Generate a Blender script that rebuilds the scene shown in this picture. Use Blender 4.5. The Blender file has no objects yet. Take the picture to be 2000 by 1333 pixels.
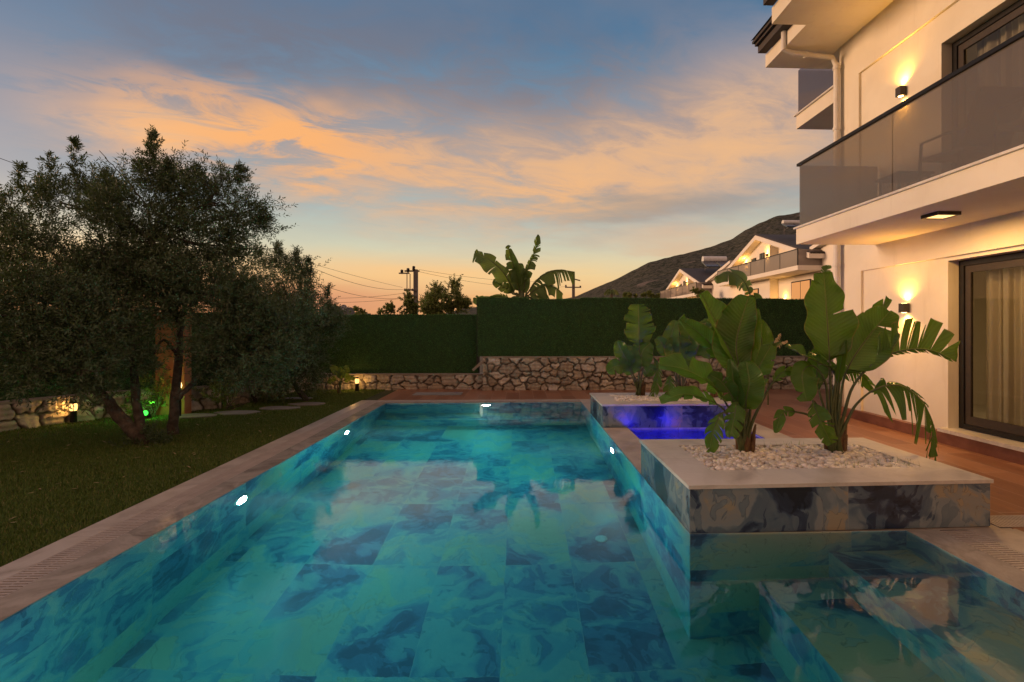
import bpy, math, random
import numpy as np
from mathutils import Vector, Matrix
sc = bpy.context.scene
R = math.radians
random.seed(7)
rng = np.random.default_rng(7)

# ------------------------------------------------------------------ camera
CAMH = 1.5
cam_d = bpy.data.cameras.new('camera'); cam = bpy.data.objects.new('camera', cam_d)
sc.collection.objects.link(cam); sc.camera = cam
cam.location = (0, 0, CAMH); cam.rotation_euler = (R(90), 0, R(-2))
cam_d.sensor_width = 36; cam_d.lens = 36 * 950 / 2000
cam_d.shift_x = -0.024; cam_d.shift_y = -0.0133
cam_d.clip_start = 0.05; cam_d.clip_end = 8000
sc.view_settings.view_transform = 'Standard'; sc.view_settings.look = 'None'
sc.view_settings.gamma = 1; sc.view_settings.exposure = 0.0
sc.render.engine = 'CYCLES'
cy = sc.cycles
cy.use_denoising = True
cy.max_bounces = 10; cy.transparent_max_bounces = 12; cy.transmission_bounces = 8
cy.diffuse_bounces = 3; cy.glossy_bounces = 4
cy.sample_clamp_indirect = 4.0; cy.blur_glossy = 0.5
cy.caustics_refractive = True; cy.caustics_reflective = False

# ------------------------------------------------------------------ node helpers
class S:
    """socket wrapper with arithmetic"""
    def __init__(s, nt, o): s.nt = nt; s.o = o
    def _m(s, op, *a):
        n = s.nt.nodes.new('ShaderNodeMath'); n.operation = op
        for i, v in enumerate((s,) + a):
            if isinstance(v, S): s.nt.links.new(v.o, n.inputs[i])
            else: n.inputs[i].default_value = v
        return S(s.nt, n.outputs[0])
    def __add__(s, b): return s._m('ADD', b)
    __radd__ = __add__
    def __mul__(s, b): return s._m('MULTIPLY', b)
    __rmul__ = __mul__
    def __sub__(s, b): return s._m('SUBTRACT', b)
    def __rsub__(s, b): return (s * -1.0) + b
    def __truediv__(s, b): return s._m('DIVIDE', b)
    def __pow__(s, b): return s._m('POWER', b)
    def floor(s): return s._m('FLOOR')
    def fract(s): return s._m('FRACT')
    def abs(s): return s._m('ABSOLUTE')
    def sin(s): return s._m('SINE')
    def exp(s): return s._m('EXPONENT')
    def min(s, b): return s._m('MINIMUM', b)
    def max(s, b): return s._m('MAXIMUM', b)
    def lt(s, b): return s._m('LESS_THAN', b)
    def gt(s, b): return s._m('GREATER_THAN', b)
    def clamp(s): return s.max(0.0).min(1.0)
    def sstep(s, a, b):
        n = s.nt.nodes.new('ShaderNodeMapRange'); n.interpolation_type = 'SMOOTHSTEP'
        s.nt.links.new(s.o, n.inputs[0]); n.inputs[1].default_value = a; n.inputs[2].default_value = b
        return S(s.nt, n.outputs[0])
def put(nt, sock, v):
    if isinstance(v, S): nt.links.new(v.o, sock)
    elif isinstance(v, (tuple, list)) and len(v) == 3 and sock.type == 'RGBA': sock.default_value = (*v, 1)
    else: sock.default_value = v
def node(nt, typ, out=0, props=None, **ins):
    n = nt.nodes.new('ShaderNode' + typ)
    for k, v in (props or {}).items(): setattr(n, k, v)
    for k, v in ins.items(): put(nt, n.inputs[k.replace('_', ' ')] if k.replace('_', ' ') in n.inputs else n.inputs[int(k[1:])], v)
    return S(nt, n.outputs[out])
def noise(nt, vec, scale=5., detail=3., rough=.55, dist=0., out=0):
    return node(nt, 'TexNoise', out, None, Vector=vec, Scale=scale, Detail=detail, Roughness=rough, Distortion=dist)
def ramp(nt, fac, stops, interp='LINEAR'):
    n = nt.nodes.new('ShaderNodeValToRGB'); cr = n.color_ramp; cr.interpolation = interp
    while len(cr.elements) < len(stops): cr.elements.new(0.5)
    for e, (p, c) in zip(cr.elements, stops): e.position = p; e.color = (*c, 1)
    nt.links.new(fac.o, n.inputs[0]); return S(nt, n.outputs[0])
def mix(nt, f, a, b, mode='MIX'):
    n = nt.nodes.new('ShaderNodeMix'); n.data_type = 'RGBA'; n.blend_type = mode
    put(nt, n.inputs[0], f); put(nt, n.inputs[6], a); put(nt, n.inputs[7], b)
    return S(nt, n.outputs[2])
def comb(nt, x, y, z=0.0): return node(nt, 'CombineXYZ', 0, None, X=x, Y=y, Z=z)
def sep(nt, v):
    n = nt.nodes.new('ShaderNodeSeparateXYZ'); nt.links.new(v.o, n.inputs[0])
    return [S(nt, o) for o in n.outputs]
def vmath(nt, op, a, b):
    n = nt.nodes.new('ShaderNodeVectorMath'); n.operation = op
    for i, v in enumerate((a, b)):
        if isinstance(v, S): nt.links.new(v.o, n.inputs[i])
        elif v is not None: n.inputs[i].default_value = v
    return S(nt, n.outputs[0])
def lin(r, g, b):
    f = lambda c: (c / 255 / 12.92) if c / 255 <= .04045 else ((c / 255 + .055) / 1.055) ** 2.4
    return (f(r), f(g), f(b))

# ------------------------------------------------------------------ sky (world)
w = bpy.data.worlds.new('World'); sc.world = w; w.use_nodes = True
nt = w.node_tree; nt.nodes.clear()
gen = node(nt, 'TexCoord', 0)
dirv = node(nt, 'NewGeometry', 4)            # Incoming: for a world this is -direction
dirv = vmath(nt, 'SCALE', dirv, None); dirv.o.node.inputs['Scale'].default_value = -1.0
dx, dy, dz = sep(nt, dirv)
DEG = 57.29578
el = dz._m('ARCSINE') * DEG
az = dx._m('ARCTAN2', dy) * DEG
# cloud coordinates: spread on a flat high layer so streaks thin out to the horizon
kk = (dz.max(0.0) + 0.10)
u = dx / kk; v = dy / kk
pc = comb(nt, u, v, 0.0)
warp = noise(nt, pc, .9, 4, .6, .3)
wisp = noise(nt, comb(nt, u * .8 + v * .25, v * 1.3, 0.3), 1.1, 6, .55, .7)
fine = noise(nt, comb(nt, u * 1.3 - v * .7, v * 1.7, 2.3), 2.6, 10, .66, .6)
big = noise(nt, comb(nt, u * .8, v * 1.1, 5.0), .75, 5, .55, .5)
elw = el + (warp - .5) * 9.0 + (wisp - .5) * 6.0
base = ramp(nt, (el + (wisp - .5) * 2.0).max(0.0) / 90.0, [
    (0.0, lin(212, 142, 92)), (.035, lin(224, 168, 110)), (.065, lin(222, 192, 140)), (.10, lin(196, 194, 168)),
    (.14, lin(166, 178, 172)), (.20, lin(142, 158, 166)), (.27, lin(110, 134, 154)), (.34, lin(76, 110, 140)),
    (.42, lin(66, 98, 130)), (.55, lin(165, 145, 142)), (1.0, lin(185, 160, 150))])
def gau(x, c, s):
    d = (x - c) * (1.0 / s); return (d * d * -1.0).exp()
base = mix(nt, (1.0 - az.sstep(-30., 2.)) * (1.0 - el.sstep(3., 9.)) * .5, base, lin(206, 136, 94))
base = mix(nt, (1.0 - az.sstep(-60., -10.)) * el.sstep(6., 13.) * .75, base, lin(72, 104, 138))
# veils of grey violet cloud over the whole upper sky
veil = big.sstep(.40, .62) * el.sstep(7., 14.)
base = mix(nt, veil * (.18 + az.sstep(-40., 20.) * .34), base, lin(122, 124, 136))
grey = gau(elw, 26.0, 6.5) * az.sstep(-50., -30.) * (1.0 - az.sstep(8., 30.)) * (wisp * .5 + fine * .5).sstep(.36, .56)
base = mix(nt, (grey * .85).clamp(), base, lin(108, 108, 120))
gr3 = gau(elw, 27.0, 6.0) * az.sstep(0., 25.) * wisp.sstep(.35, .62)
base = mix(nt, (gr3 * .6).clamp(), base, lin(134, 132, 144))
# broad peach sheet, centre line bends up to the right; its left end is a tapering tongue
cen = 17.4 + az.sstep(2., 32.) * 3.4 + gau(az, -26., 12.) * .9
wid = 1.8 + az.sstep(-40., -6.) * 4.3
dd = (elw - cen) / wid
tex = (wisp * .55 + fine * .45)
band = (dd * dd * -1.0).exp() * az.sstep(-47., -34.) * (1.0 - az.sstep(24., 46.) * .65)
op = (band * (.62 + tex.sstep(.36, .6) * .55) - (1.0 - tex.sstep(.30, .52)) * .12).clamp()
cloudc = ramp(nt, (tex.sstep(.30, .68) * .75 + band * .25).clamp(), [(0, lin(150, 134, 132)), (.35, lin(184, 150, 128)), (.7, lin(208, 166, 130)), (1, lin(222, 172, 124))])
base = mix(nt, op * .92, base, cloudc)
# grey brown underside on the right and a second peach patch under it
gr2 = gau(elw, 13.6, 1.7) * gau(az, 15.0, 13.0)
base = mix(nt, (gr2 * .65).clamp(), base, lin(156, 140, 126))
pk = gau(elw, 9.6, 1.7) * gau(az, 20.0, 10.0)
base = mix(nt, (pk * .6).clamp(), base, lin(206, 164, 130))
# brighter orange curls in the left half
curl = gau(elw, 18.4, 2.8) * gau(az, -26., 12.) * fine.sstep(.38, .56)
base = mix(nt, (curl * 1.1).clamp(), base, lin(230, 166, 108))
curl2 = gau(elw, 15.6, 1.8) * gau(az, 2., 12.) * tex.sstep(.38, .60)
base = mix(nt, (curl2 * .7).clamp(), base, lin(228, 172, 118))
low = gau(el + (warp - .5) * 2.5, 6.2, 1.4) * gau(az, -10., 12.)
base = mix(nt, (low * .7).clamp(), base, lin(236, 184, 122))
bnk = gau(el + (warp - .5) * 1.2, 2.8, 1.6) * gau(az, -22., 11.)
base = mix(nt, (bnk * .45).clamp(), base, lin(188, 130, 110))
# afterglow to the left, behind the trees
glow = gau(az, -88., 32.) * gau(el, 9., 12.)
glowc = mix(nt, glow.clamp(), (0, 0, 0), (1.1, .58, .26))
base = mix(nt, 1.0, base, glowc, 'ADD')
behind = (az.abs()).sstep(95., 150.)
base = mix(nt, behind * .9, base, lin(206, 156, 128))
under = 1.0 - el.sstep(-3., 0.)
base = mix(nt, under, base, (.03, .025, .02))
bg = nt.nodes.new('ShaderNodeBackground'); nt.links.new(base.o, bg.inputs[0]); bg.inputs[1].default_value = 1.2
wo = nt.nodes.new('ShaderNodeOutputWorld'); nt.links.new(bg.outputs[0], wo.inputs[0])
w.cycles.sampling_method = 'MANUAL'; w.cycles.sample_map_resolution = 512

# weak warm afterglow from the left (the sun has set)
sl = bpy.data.lights.new('sun', 'SUN'); sl.energy = 2.6; sl.angle = R(16); sl.color = (1, .60, .34)
so = bpy.data.objects.new('sun', sl); sc.collection.objects.link(so)
so.rotation_euler = Vector((math.cos(R(9)) * .98, math.cos(R(9)) * -.17, -math.sin(R(9)))).to_track_quat('-Z', 'Y').to_euler()

# ------------------------------------------------------------------ object helpers
ORG = {}
def props(o, label=None, cat=None, group=None, kind=None):
    if label: o['label'] = label
    if cat: o['category'] = cat
    if group: o['group'] = group
    if kind: o['kind'] = kind
    return o
def thing(name, label, cat, loc=(0, 0, 0), group=None):
    o = bpy.data.objects.new(name, None); sc.collection.objects.link(o); o.location = loc
    o.empty_display_size = .2
    ORG[o.name] = Vector(loc)
    return props(o, label, cat, group)
def link(name, me, m, parent=None, smooth=False):
    if m is not None:
        for x in (m if isinstance(m, (list, tuple)) else [m]): me.materials.append(x)
    if smooth: me.polygons.foreach_set('use_smooth', [True] * len(me.polygons))
    o = bpy.data.objects.new(name, me); sc.collection.objects.link(o)
    if parent is not None:
        o.parent = parent; ORG[o.name] = ORG[parent.name]
    else: ORG[o.name] = Vector((0, 0, 0))
    return o
class MB:
    def __init__(s): s.v = []; s.f = []; s.uv = []; s.mi = []
    def face(s, pts, uv=None, mi=0):
        n = len(s.v); s.v += [tuple(p) for p in pts]; s.f.append(tuple(range(n, n + len(pts))))
        s.uv.append(uv if uv else [(0, 0)] * len(pts)); s.mi.append(mi); return s
    def box(s, x0, x1, y0, y1, z0, z1, skip='', mi=0):
        def uvf(pts, a, b): return [(p[a], p[b]) for p in pts]
        F = {'-x': ([(x0, y1, z0), (x0, y0, z0), (x0, y0, z1), (x0, y1, z1)], 1, 2), '+x': ([(x1, y0, z0), (x1, y1, z0), (x1, y1, z1), (x1, y0, z1)], 1, 2),
             '-y': ([(x0, y0, z0), (x1, y0, z0), (x1, y0, z1), (x0, y0, z1)], 0, 2), '+y': ([(x1, y1, z0), (x0, y1, z0), (x0, y1, z1), (x1, y1, z1)], 0, 2),
             '-z': ([(x0, y1, z0), (x1, y1, z0), (x1, y0, z0), (x0, y0, z0)], 0, 1), '+z': ([(x0, y0, z1), (x1, y0, z1), (x1, y1, z1), (x0, y1, z1)], 0, 1)}
        for k, (p, a, b) in F.items():
            if k not in skip.split(): s.face(p, uvf(p, a, b), mi)
        return s
    def obox(s, c, ax, ay, az):
        c, ax, ay, az = map(Vector, (c, ax, ay, az))
        P = lambda i, j, k: c + ax * i + ay * j + az * k
        for q in (((-1, 1, -1), (-1, -1, -1), (-1, -1, 1), (-1, 1, 1)), ((1, -1, -1), (1, 1, -1), (1, 1, 1), (1, -1, 1)),
                  ((-1, -1, -1), (1, -1, -1), (1, -1, 1), (-1, -1, 1)), ((1, 1, -1), (-1, 1, -1), (-1, 1, 1), (1, 1, 1)),
                  ((-1, 1, -1), (1, 1, -1), (1, -1, -1), (-1, -1, -1)), ((-1, -1, 1), (1, -1, 1), (1, 1, 1), (-1, 1, 1))):
            s.face([P(*t) for t in q])
        return s
    def tube(s, pts, r, n=8, caps=True, flat=None):
        pts = [Vector(p) for p in pts]; m = len(pts)
        rs = list(r) if hasattr(r, '__len__') else [r] * m
        rings = []; ref = Vector((0, 0, 1))
        for i, p in enumerate(pts):
            t = (pts[min(i + 1, m - 1)] - pts[max(i - 1, 0)]).normalized()
            if abs(t.dot(ref)) > .95: ref = Vector((1, 0, 0)) if abs(t.x) < .9 else Vector((0, 1, 0))
            a = (ref - t * ref.dot(t)).normalized(); b = t.cross(a); ref = a
            rings.append([p + (a * math.cos(2 * math.pi * k / n) + b * math.sin(2 * math.pi * k / n)) * rs[i] for k in range(n)])
        n0 = len(s.v)
        for rg in rings: s.v += [tuple(p) for p in rg]
        for i in range(m - 1):
            for k in range(n):
                s.f.append((n0 + i * n + k, n0 + i * n + (k + 1) % n, n0 + (i + 1) * n + (k + 1) % n, n0 + (i + 1) * n + k))
                s.uv.append([(k / n, i), ((k + 1) / n, i), ((k + 1) / n, i + 1), (k / n, i + 1)]); s.mi.append(0)
        if caps:
            s.f.append(tuple(n0 + k for k in range(n))[::-1]); s.uv.append([(0, 0)] * n); s.mi.append(0)
            s.f.append(tuple(n0 + (m - 1) * n + k for k in range(n))); s.uv.append([(0, 0)] * n); s.mi.append(0)
        return s
    def lathe(s, c, prof, n=16, axis='z'):
        c = Vector(c); A = {'z': (Vector((1, 0, 0)), Vector((0, 1, 0)), Vector((0, 0, 1))), 'x': (Vector((0, 1, 0)), Vector((0, 0, 1)), Vector((1, 0, 0))), 'y': (Vector((0, 0, 1)), Vector((1, 0, 0)), Vector((0, 1, 0)))}[axis]
        n0 = len(s.v)
        for r, h in prof:
            for k in range(n):
                a = 2 * math.pi * k / n; s.v.append(tuple(c + A[0] * r * math.cos(a) + A[1] * r * math.sin(a) + A[2] * h))
        for i in range(len(prof) - 1):
            for k in range(n):
                s.f.append((n0 + i * n + k, n0 + i * n + (k + 1) % n, n0 + (i + 1) * n + (k + 1) % n, n0 + (i + 1) * n + k)); s.uv.append([(0, 0)] * 4); s.mi.append(0)
        s.f.append(tuple(n0 + k for k in range(n))[::-1]); s.uv.append([(0, 0)] * n); s.mi.append(0)
        s.f.append(tuple(n0 + (len(prof) - 1) * n + k for k in range(n))); s.uv.append([(0, 0)] * n); s.mi.append(0)
        return s
    def build(s, name, m, parent=None, smooth=False, bevel=0):
        me = bpy.data.meshes.new(name)
        off = ORG[parent.name] if parent is not None else Vector((0, 0, 0))
        me.from_pydata([(x - off.x, y - off.y, z - off.z) for x, y, z in s.v], [], s.f)
        ul = me.uv_layers.new(name='UVMap')
        ul.data.foreach_set('uv', [c for f in s.uv for p in f for c in p])
        if any(s.mi): me.polygons.foreach_set('material_index', s.mi)
        me.validate()
        o = link(name, me, m, parent, smooth)
        if bevel:
            bm_ = o.modifiers.new('bevel', 'BEVEL'); bm_.width = bevel; bm_.segments = 2; bm_.limit_method = 'ANGLE'
        return o
def npmesh(name, V, F, m, parent=None, smooth=False, cols=None, uv=None):
    V = np.asarray(V, dtype=np.float64); F = np.asarray(F, dtype=np.int32)
    off = ORG[parent.name] if parent is not None else Vector((0, 0, 0))
    V = V - np.array(off)
    me = bpy.data.meshes.new(name); k = F.shape[1]
    me.vertices.add(len(V)); me.vertices.foreach_set('co', V.astype(np.float32).ravel())
    me.loops.add(F.size); me.loops.foreach_set('vertex_index', F.ravel())
    me.polygons.add(len(F)); me.polygons.foreach_set('loop_start', np.arange(0, F.size, k, dtype=np.int32))
    try: me.polygons.foreach_set('loop_total', np.full(len(F), k, dtype=np.int32))
    except Exception: pass
    me.update(calc_edges=True)
    if cols is not None:
        a = me.color_attributes.new('col', 'FLOAT_COLOR', 'POINT')
        a.data.foreach_set('color', np.c_[cols, np.ones(len(V))].astype(np.float32).ravel())
    if uv is not None:
        ul = me.uv_layers.new(name='UVMap'); ul.data.foreach_set('uv', np.asarray(uv, dtype=np.float32)[F.ravel()].ravel())
    me.validate()
    return link(name, me, m, parent, smooth)
# measuring from the photograph: a pixel and a depth along +Y give a point of the place
_f, _cx, _cy, _a = 950., 1048., 640., R(2)
def ray(x, y):
    a = (x - _cx) / _f
    return Vector((a * math.cos(_a) + math.sin(_a), math.cos(_a) - a * math.sin(_a), -(y - _cy) / _f))
def PT(x, y, Y):
    d = ray(x, y); t = Y / d.y; return Vector((d.x * t, Y, CAMH + d.z * t))
def GR(x, y, z=0.):
    d = ray(x, y); t = (z - CAMH) / d.z; return Vector((d.x * t, d.y * t, z))

# ------------------------------------------------------------------ materials
def newmat(name):
    m = bpy.data.materials.new(name); m.use_nodes = True; m.node_tree.nodes.clear(); return m, m.node_tree
def finish(nt, sh, vol=None):
    o = nt.nodes.new('ShaderNodeOutputMaterial')
    if sh is not None: nt.links.new(sh.o, o.inputs[0])
    if vol is not None: nt.links.new(vol.o, o.inputs[1])
def bsdf(nt, col, rough=.6, metal=0., bump=None, bstr=.3, bdist=.01, spec=.5, **kw):
    n = nt.nodes.new('ShaderNodeBsdfPrincipled')
    put(nt, n.inputs['Base Color'], col); put(nt, n.inputs['Roughness'], rough); put(nt, n.inputs['Metallic'], metal)
    put(nt, n.inputs['Specular IOR Level'], spec)
    for k, v in kw.items(): put(nt, n.inputs[k.replace('_', ' ')], v)
    if bump is not None:
        b = nt.nodes.new('ShaderNodeBump'); b.inputs['Strength'].default_value = bstr; b.inputs['Distance'].default_value = bdist
        nt.links.new(bump.o, b.inputs['Height']); nt.links.new(b.outputs[0], n.inputs['Normal'])
    return S(nt, n.outputs[0])
def simple(name, c1, c2, scale=3., rough=.6, bscale=40., bstr=.15, metal=0., detail=5, spec=.5, bdist=.01, rvar=.1):
    m, nt = newmat(name); p = node(nt, 'TexCoord', 3)
    n1 = noise(nt, p, scale, detail, .6, .4); n2 = noise(nt, p, bscale, 4)
    col = mix(nt, n1.sstep(.3, .7), c1, c2)
    finish(nt, bsdf(nt, col, (n2 - .5) * rvar + rough, metal, n2, bstr, bdist, spec)); return m
M = {}
M['plaster'] = simple('white_plaster', (.70, .635, .54), (.76, .695, .60), 1.2, .85, 90., .12, spec=.2)
m, nt = newmat('white_plaster_wall'); p = node(nt, 'TexCoord', 3); x, y, z = sep(nt, p)
n1 = noise(nt, p, 1.1, 5, .6, .4); n2 = noise(nt, p, 70., 5, .6); n3 = noise(nt, comb(nt, x * 5., y * 5., z * .5), 1.4, 6, .65, .3); n4 = noise(nt, p, 9., 5, .65)
c = mix(nt, n1.sstep(.3, .7), (.70, .625, .50), (.77, .70, .575)); c = mix(nt, n3.sstep(.56, .74) * .16, c, (.34, .28, .21)); c = mix(nt, n4.sstep(.62, .75) * .08, c, (.30, .25, .2))
finish(nt, bsdf(nt, c, .85, 0., n2 + n4 * .8, .22, .006, .2)); M['plaster'] = m
M['plaster_far'] = simple('pale_plaster', (.74, .68, .60), (.80, .74, .66), .6, .9, 8., .1, spec=.2)
M['dark_metal'] = simple('dark_metal', (.022, .02, .02), (.03, .028, .027), 8., .4, 60., .05, .6)
M['sconce_metal'] = simple('bronze_metal', (.05, .04, .035), (.065, .05, .04), 20., .45, 60., .05, .5)
M['roof'] = simple('roof_tile', (.03, .024, .022), (.055, .042, .036), 2., .7, 20., .4)
M['rail_metal'] = simple('rail_metal', (.015, .014, .014), (.02, .019, .019), 8., .35, 60., .05, .7)
M['pipe'] = simple('downpipe_paint', (.62, .58, .52), (.68, .63, .57), 6., .5, 40., .05)
M['concrete'] = simple('concrete', (.20, .19, .175), (.27, .255, .235), 2., .8, 30., .2)
M['pole'] = simple('pole_concrete', (.12, .11, .11), (.16, .15, .145), 2., .85, 10., .2)
M['wire'] = simple('wire_black', (.02, .02, .02), (.03, .03, .03), 2., .6)
M['white_plastic'] = simple('white_plastic', (.6, .6, .58), (.7, .7, .68), 4., .45)
M['dish'] = simple('dish_paint', (.3, .32, .38), (.35, .36, .42), 4., .5)
M['solar'] = simple('solar_panel', (.05, .06, .08), (.08, .09, .12), 3., .15, 10., .02)
M['soil'] = simple('soil', (.03, .022, .015), (.06, .045, .03), 6., .95, 40., .6, bdist=.02)
M['bark'] = simple('olive_bark', (.05, .038, .028), (.13, .10, .075), 9., .9, 28., .9, bdist=.03)
M['stem'] = simple('plant_stem', (.05, .07, .02), (.09, .11, .035), 14., .5, 60., .1)
M['sheath'] = simple('leaf_sheath', (.09, .035, .018), (.16, .10, .03), 22., .6, 60., .4)
M['dry'] = simple('dry_leaf', (.30, .22, .10), (.42, .32, .16), 14., .7, 60., .2)
M['rattan'] = simple('rattan', (.10, .075, .055), (.14, .105, .08), 30., .6, 150., .6)
M['cushion'] = simple('cushion_fabric', (.32, .29, .25), (.38, .34, .30), 10., .9, 150., .2)
M['pebble'] = None
def attr_mat(name, rough=.8, bscale=30., bstr=.5, bdist=.02, mult=None, spec=.3):
    m, nt = newmat(name); p = node(nt, 'TexCoord', 3)
    a = node(nt, 'VertexColor', 0, {'layer_name': 'col'})
    n1 = noise(nt, p, 9., 6, .65, .5); n2 = noise(nt, p, bscale, 6, .65)
    col = mix(nt, 1.0, a, ramp(nt, n1, [(.25, (.62, .60, .58)), (.5, (1, .98, .95)), (.75, (1.25, 1.2, 1.1))]), 'MULTIPLY')
    finish(nt, bsdf(nt, col, rough, 0., n2, bstr, bdist, spec)); return m
M['rubble'] = attr_mat('rubble_stone')

# travertine / marble coping slabs
def coping_mat(name, c1, c2, c3, rough, wet=0.):
    m, nt = newmat(name); p = node(nt, 'TexCoord', 3)
    wv = noise(nt, p, 1.3, 5, .6, .6)
    n1 = noise(nt, vmath(nt, 'ADD', p, wv), 2.2, 8, .65, 1.4); n2 = noise(nt, p, 14., 5, .6)
    col = ramp(nt, n1, [(.3, c1), (.5, c2), (.68, c3)])
    pits = n2.sstep(.70, .78)
    col = mix(nt, pits * .35, col, (.10, .085, .07))
    x, y, z = sep(nt, p)
    j = ((y / 1.2).fract() - .5).abs().gt(.4985)
    col = mix(nt, j * .6, col, (.08, .07, .06))
    r = n1.sstep(.35, .65) * .16 + rough
    finish(nt, bsdf(nt, col, r, 0., n2, .08, .004)); return m
M['coping'] = coping_mat('travertine_coping', (.32, .275, .23), (.48, .42, .355), (.58, .52, .45), .30)
M['coping_wet'] = coping_mat('wet_travertine_coping', (.24, .21, .18), (.38, .34, .295), (.48, .43, .375), .04)
M['marble_cap'] = coping_mat('cream_marble_cap', (.44, .40, .35), (.60, .555, .49), (.68, .64, .58), .28)

# blue polished agate-like porcelain tiles, 0.6 x 1.2 m
def tile_mat(name, stops, rough, grout=(.10, .14, .15), flow=1.1):
    m, nt = newmat(name)
    uv = node(nt, 'UVMap', 0); u, v, _ = sep(nt, uv)
    tu = (u / .6).floor(); tv = (v / 1.2).floor()
    wn = node(nt, 'TexWhiteNoise', 1, {'noise_dimensions': '2D'}, Vector=comb(nt, tu, tv))
    wv = sep(nt, wn)
    k = (wv[0] * 5.0).floor()
    flip = wv[1].gt(.5) * 2.0 - 1.0
    fu = (u - tu * .6) - .3; fv = (v - tv * 1.2) - .6
    px = fu * flip + k * 3.7; py = fv * flip + k * 1.9
    p = comb(nt, px, py, k)
    def warpv(q, sc, amt):
        c = vmath(nt, 'SUBTRACT', noise(nt, q, sc, 3, .5, 0., 1), (.5, .5, .5))
        n = vmath(nt, 'SCALE', c, None); n.o.node.inputs['Scale'].default_value = amt
        return vmath(nt, 'ADD', q, n)
    p2 = warpv(p, 1.3, 1.1)
    p3 = warpv(p2, 3.2, .22)
    fld = noise(nt, p3, flow, 4, .5, .2)
    det = noise(nt, p3, 6.5, 8, .66, 1.2)
    cl = noise(nt, p2, 2.2, 4, .55, 2.2)
    lines = ((fld * 70.0 + det * 6.0).sin() * .5 + .5)
    f = (fld - .5) * 2.7 + .5 + (det - .5) * .38 + (lines - .5) * .10
    sharp = cl.sstep(.50, .53) * .16
    f = (f - sharp + wv[2] * .22 - .06).clamp()
    col = ramp(nt, f, stops)
    brn = det.sstep(.62, .72) * fld.sstep(.5, .62)
    col = mix(nt, brn * .45, col, (.26, .20, .12))
    vein = 1.0 - ((cl - .515).abs() * 90.0).clamp()
    col = mix(nt, vein * .45, col, (.012, .02, .04))
    eu = ((u / .6).fract() - .5).abs().gt(.4965); ev = ((v / 1.2).fract() - .5).abs().gt(.4983)
    g = eu.max(ev)
    col = mix(nt, g * .75, col, grout)
    finish(nt, bsdf(nt, col, rough, 0., None)); return m
M['pool_tile'] = tile_mat('pool_tile', [(.10, (.04, .08, .16)), (.30, (.07, .17, .29)), (.44, (.13, .29, .36)), (.56, (.20, .36, .38)), (.72, (.29, .39, .36)), (.9, (.40, .41, .29))], .3, (.30, .40, .40))
M['planter_tile'] = tile_mat('planter_tile', [(.18, (.010, .015, .03)), (.36, (.03, .045, .085)), (.46, (.065, .10, .15)), (.56, (.13, .175, .21)), (.74, (.21, .25, .27)), (.92, (.32, .28, .20))], .2, (.30, .28, .25), 1.35)

# terracotta wood-look porcelain planks running along the villa
def deck_mat():
    m, nt = newmat('terracotta_deck'); p = node(nt, 'TexCoord', 3); x, y, z = sep(nt, p)
    row = (x / .30).floor(); sh = (row * .37).fract()
    yy = y / 1.2 + sh; col_i = yy.floor()
    wn = node(nt, 'TexWhiteNoise', 0, {'noise_dimensions': '2D'}, Vector=comb(nt, row, col_i))
    grain = noise(nt, comb(nt, x * 9., y * .9 + wn * 7., wn * 9.), 3., 6, .6, .6)
    c = ramp(nt, grain * .7 + wn * .3, [(.3, (.19, .080, .042)), (.5, (.28, .125, .068)), (.7, (.36, .18, .105))])
    g = ((x / .30).fract() - .5).abs().gt(.489).max((yy.fract() - .5).abs().gt(.4965))
    c = mix(nt, g * .85, c, (.44, .31, .24))
    finish(nt, bsdf(nt, c, grain * .2 + .28, 0., grain - g * .5, .15, .003)); return m
M['deck'] = deck_mat()
M['plinth'] = simple('terracotta_plinth', (.15, .055, .032), (.22, .09, .055), 5., .4, 60., .05)

def water_mat(name, absorb, dens, tint, bumpstr):
    m, nt = newmat(name); p = node(nt, 'TexCoord', 3)
    n1 = noise(nt, p, 6., 3, .55, .3); n2 = noise(nt, p, 24., 3, .5)
    b = nt.nodes.new('ShaderNodeBump'); b.inputs['Strength'].default_value = bumpstr; b.inputs['Distance'].default_value = .0022
    h = n1 + n2 * .3; nt.links.new(h.o, b.inputs['Height'])
    g = nt.nodes.new('ShaderNodeBsdfGlass'); g.inputs['IOR'].default_value = 1.333; g.inputs['Roughness'].default_value = 0
    g.inputs['Color'].default_value = (*tint, 1); nt.links.new(b.outputs[0], g.inputs['Normal'])
    va0 = node(nt, 'VolumeAbsorption', 0, None, Color=absorb, Density=dens)
    vs = node(nt, 'VolumeScatter', 0, None, Color=(.75, 1, 1), Density=.032, Anisotropy=.1)
    ad = nt.nodes.new('ShaderNodeAddShader'); nt.links.new(va0.o, ad.inputs[0]); nt.links.new(vs.o, ad.inputs[1]); va = S(nt, ad.outputs[0])
    finish(nt, S(nt, g.outputs[0]), va); return m
M['water'] = water_mat('pool_water', (.05, .815, .86), .60, (1, 1, 1), .28)
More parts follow.
